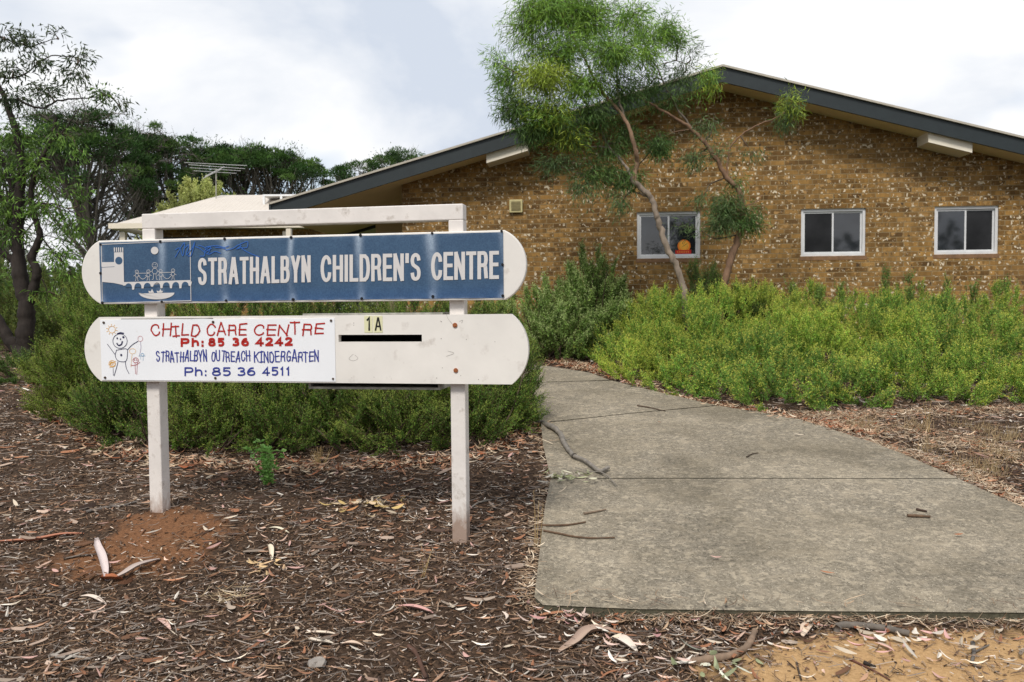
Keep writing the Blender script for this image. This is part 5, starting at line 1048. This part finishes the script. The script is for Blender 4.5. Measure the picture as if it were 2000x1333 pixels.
# limp green-white leaf clump by the branch
def leaf_clump(label, pxc, n, spread, L, W_, pal, seed, name='wilted_leaves', cat_='leaves'):
    r = np.random.default_rng(seed); c = ground_pt(*pxc, .01); g = Geo(); pos = np.c_[r.normal(0, spread, n), r.normal(0, spread * .8, n), r.uniform(0, .03, n)]
    strips(g, pos, r.uniform(0, 6.28, n), r.uniform(*L, n), r.uniform(*W_, n), pick(pal, n, r, .2), r, bend=.08, lift=.12, curl=.4, pitch=.22)
    o = g.build(name, M_litter); o.location = c; return tag(o, label, cat_)
leaf_clump('wilted pale green and white leaves beside the fallen branch on the path', K3(1520, 345), 34, .09, (.04, .10), (.012, .024), [(.36, .37, .22), (.50, .47, .34), (.24, .26, .12), (.55, .5, .42)], 201)
leaf_clump('cream and orange dry leaf cluster on the mulch left of the right post', K3(540, 480), 46, .16, (.05, .13), (.012, .03), [(.50, .38, .24), (.40, .19, .08), (.55, .45, .33), (.28, .14, .08), (.42, .3, .12)], 202)
leaf_clump('small tan dry leaf cluster near the green weed', K3(45, 790), 14, .05, (.05, .09), (.012, .02), [(.60, .42, .22), (.5, .34, .2)], 203)
leaf_clump('grey-green leaves tangled with the curved stick on the sand', K4(500, 790), 14, .09, (.05, .10), (.014, .024), [(.26, .28, .16), (.5, .5, .4), (.22, .24, .13)], 204)
leaf_clump('straw-coloured needle bundle on the mulch at the lower left', K2(1480, 740), 26, .07, (.08, .20), (.002, .004), [(.52, .40, .24), (.42, .32, .2)], 205, 'straw_bundle', 'straw')
leaf_clump('pinkish leaf group lying in front of the path corner', K3(1440, 1010), 22, .12, (.05, .10), (.012, .022), [(.5, .27, .25), (.55, .42, .36), (.6, .5, .42)], 206)
leaf_clump('pale leaves at the right end of the front sand', K4(1400, 665), 26, .14, (.05, .10), (.012, .026), [(.62, .56, .48), (.5, .42, .32), (.52, .3, .27)], 207)
leaf_clump('white and tan leaves heaped in front of the path at the bottom centre', K4(60, 650), 22, .16, (.05, .10), (.010, .020), [(.62, .52, .4), (.55, .4, .34), (.68, .62, .54)], 208)
# green weed
def weed(label, pxb, h, n, seed, pal):
    r = np.random.default_rng(seed); c = G(*pxb); o = empty('weed', c, label, 'weed'); st, lf = Geo(), Geo()
    for s_ in range(n):
        dx, dy = r.normal(0, .09), r.normal(0, .07); hh = h * r.uniform(.6, 1); p = smooth_path([(0, 0, -.01), (dx * .5, dy * .5, hh * .5), (dx, dy, hh)], 5); st.tube(p, np.linspace(.0035, .0015, len(p)), 5, (.14, .22, .06), False)
        m_ = 26; k_ = r.integers(1, len(p), m_); ang = r.uniform(0, 6.28, m_); d_ = np.c_[np.cos(ang), np.sin(ang), r.uniform(-.1, .7, m_)]
        leaves(lf, p[k_], d_, r.uniform(.025, .06, m_), r.uniform(.018, .034, m_), pick(pal, m_, r), r, .3)
    lf.build('leaves', M_leaf, o); st.build('stem', M_bark, o)
weed('bright green leafy weed growing from the mulch left of centre', (524, 948), .40, 9, 301, [(.26, .50, .12), (.20, .42, .09), (.34, .58, .16)])
def tuft(label, pxb, h, n, seed):
    r = np.random.default_rng(seed); c = G(*pxb); g = Geo(); z = np.zeros((n, 3)) + r.normal(0, .012, (n, 3)) * [1, 1, 0]; strands(g, z, z + np.c_[r.normal(0, h * .22, n), r.normal(0, h * .2, n), h * r.uniform(.5, 1, n)], .004, pick([(.5, .36, .16), (.4, .28, .13)], n, r))
    o = g.build('dry_grass_tuft', M_litter); o.location = c; tag(o, label, 'grass tuft')
tuft('dry golden grass tuft in front of the middle shrub', (622, 908), .16, 22, 302)
tuft('thin dry grass stalks right of the golden tuft', (636, 905), .18, 4, 303)
tuft('few bleached stalks standing left of the right post foot', (827, 1130), .26, 4, 304)
tuft('bleached stalks leaning over the left edge of the path', (1048, 1070), .42, 4, 305)
tuft('bleached stalks standing in the dry bed right of the path', (1815, 850), .34, 6, 306)
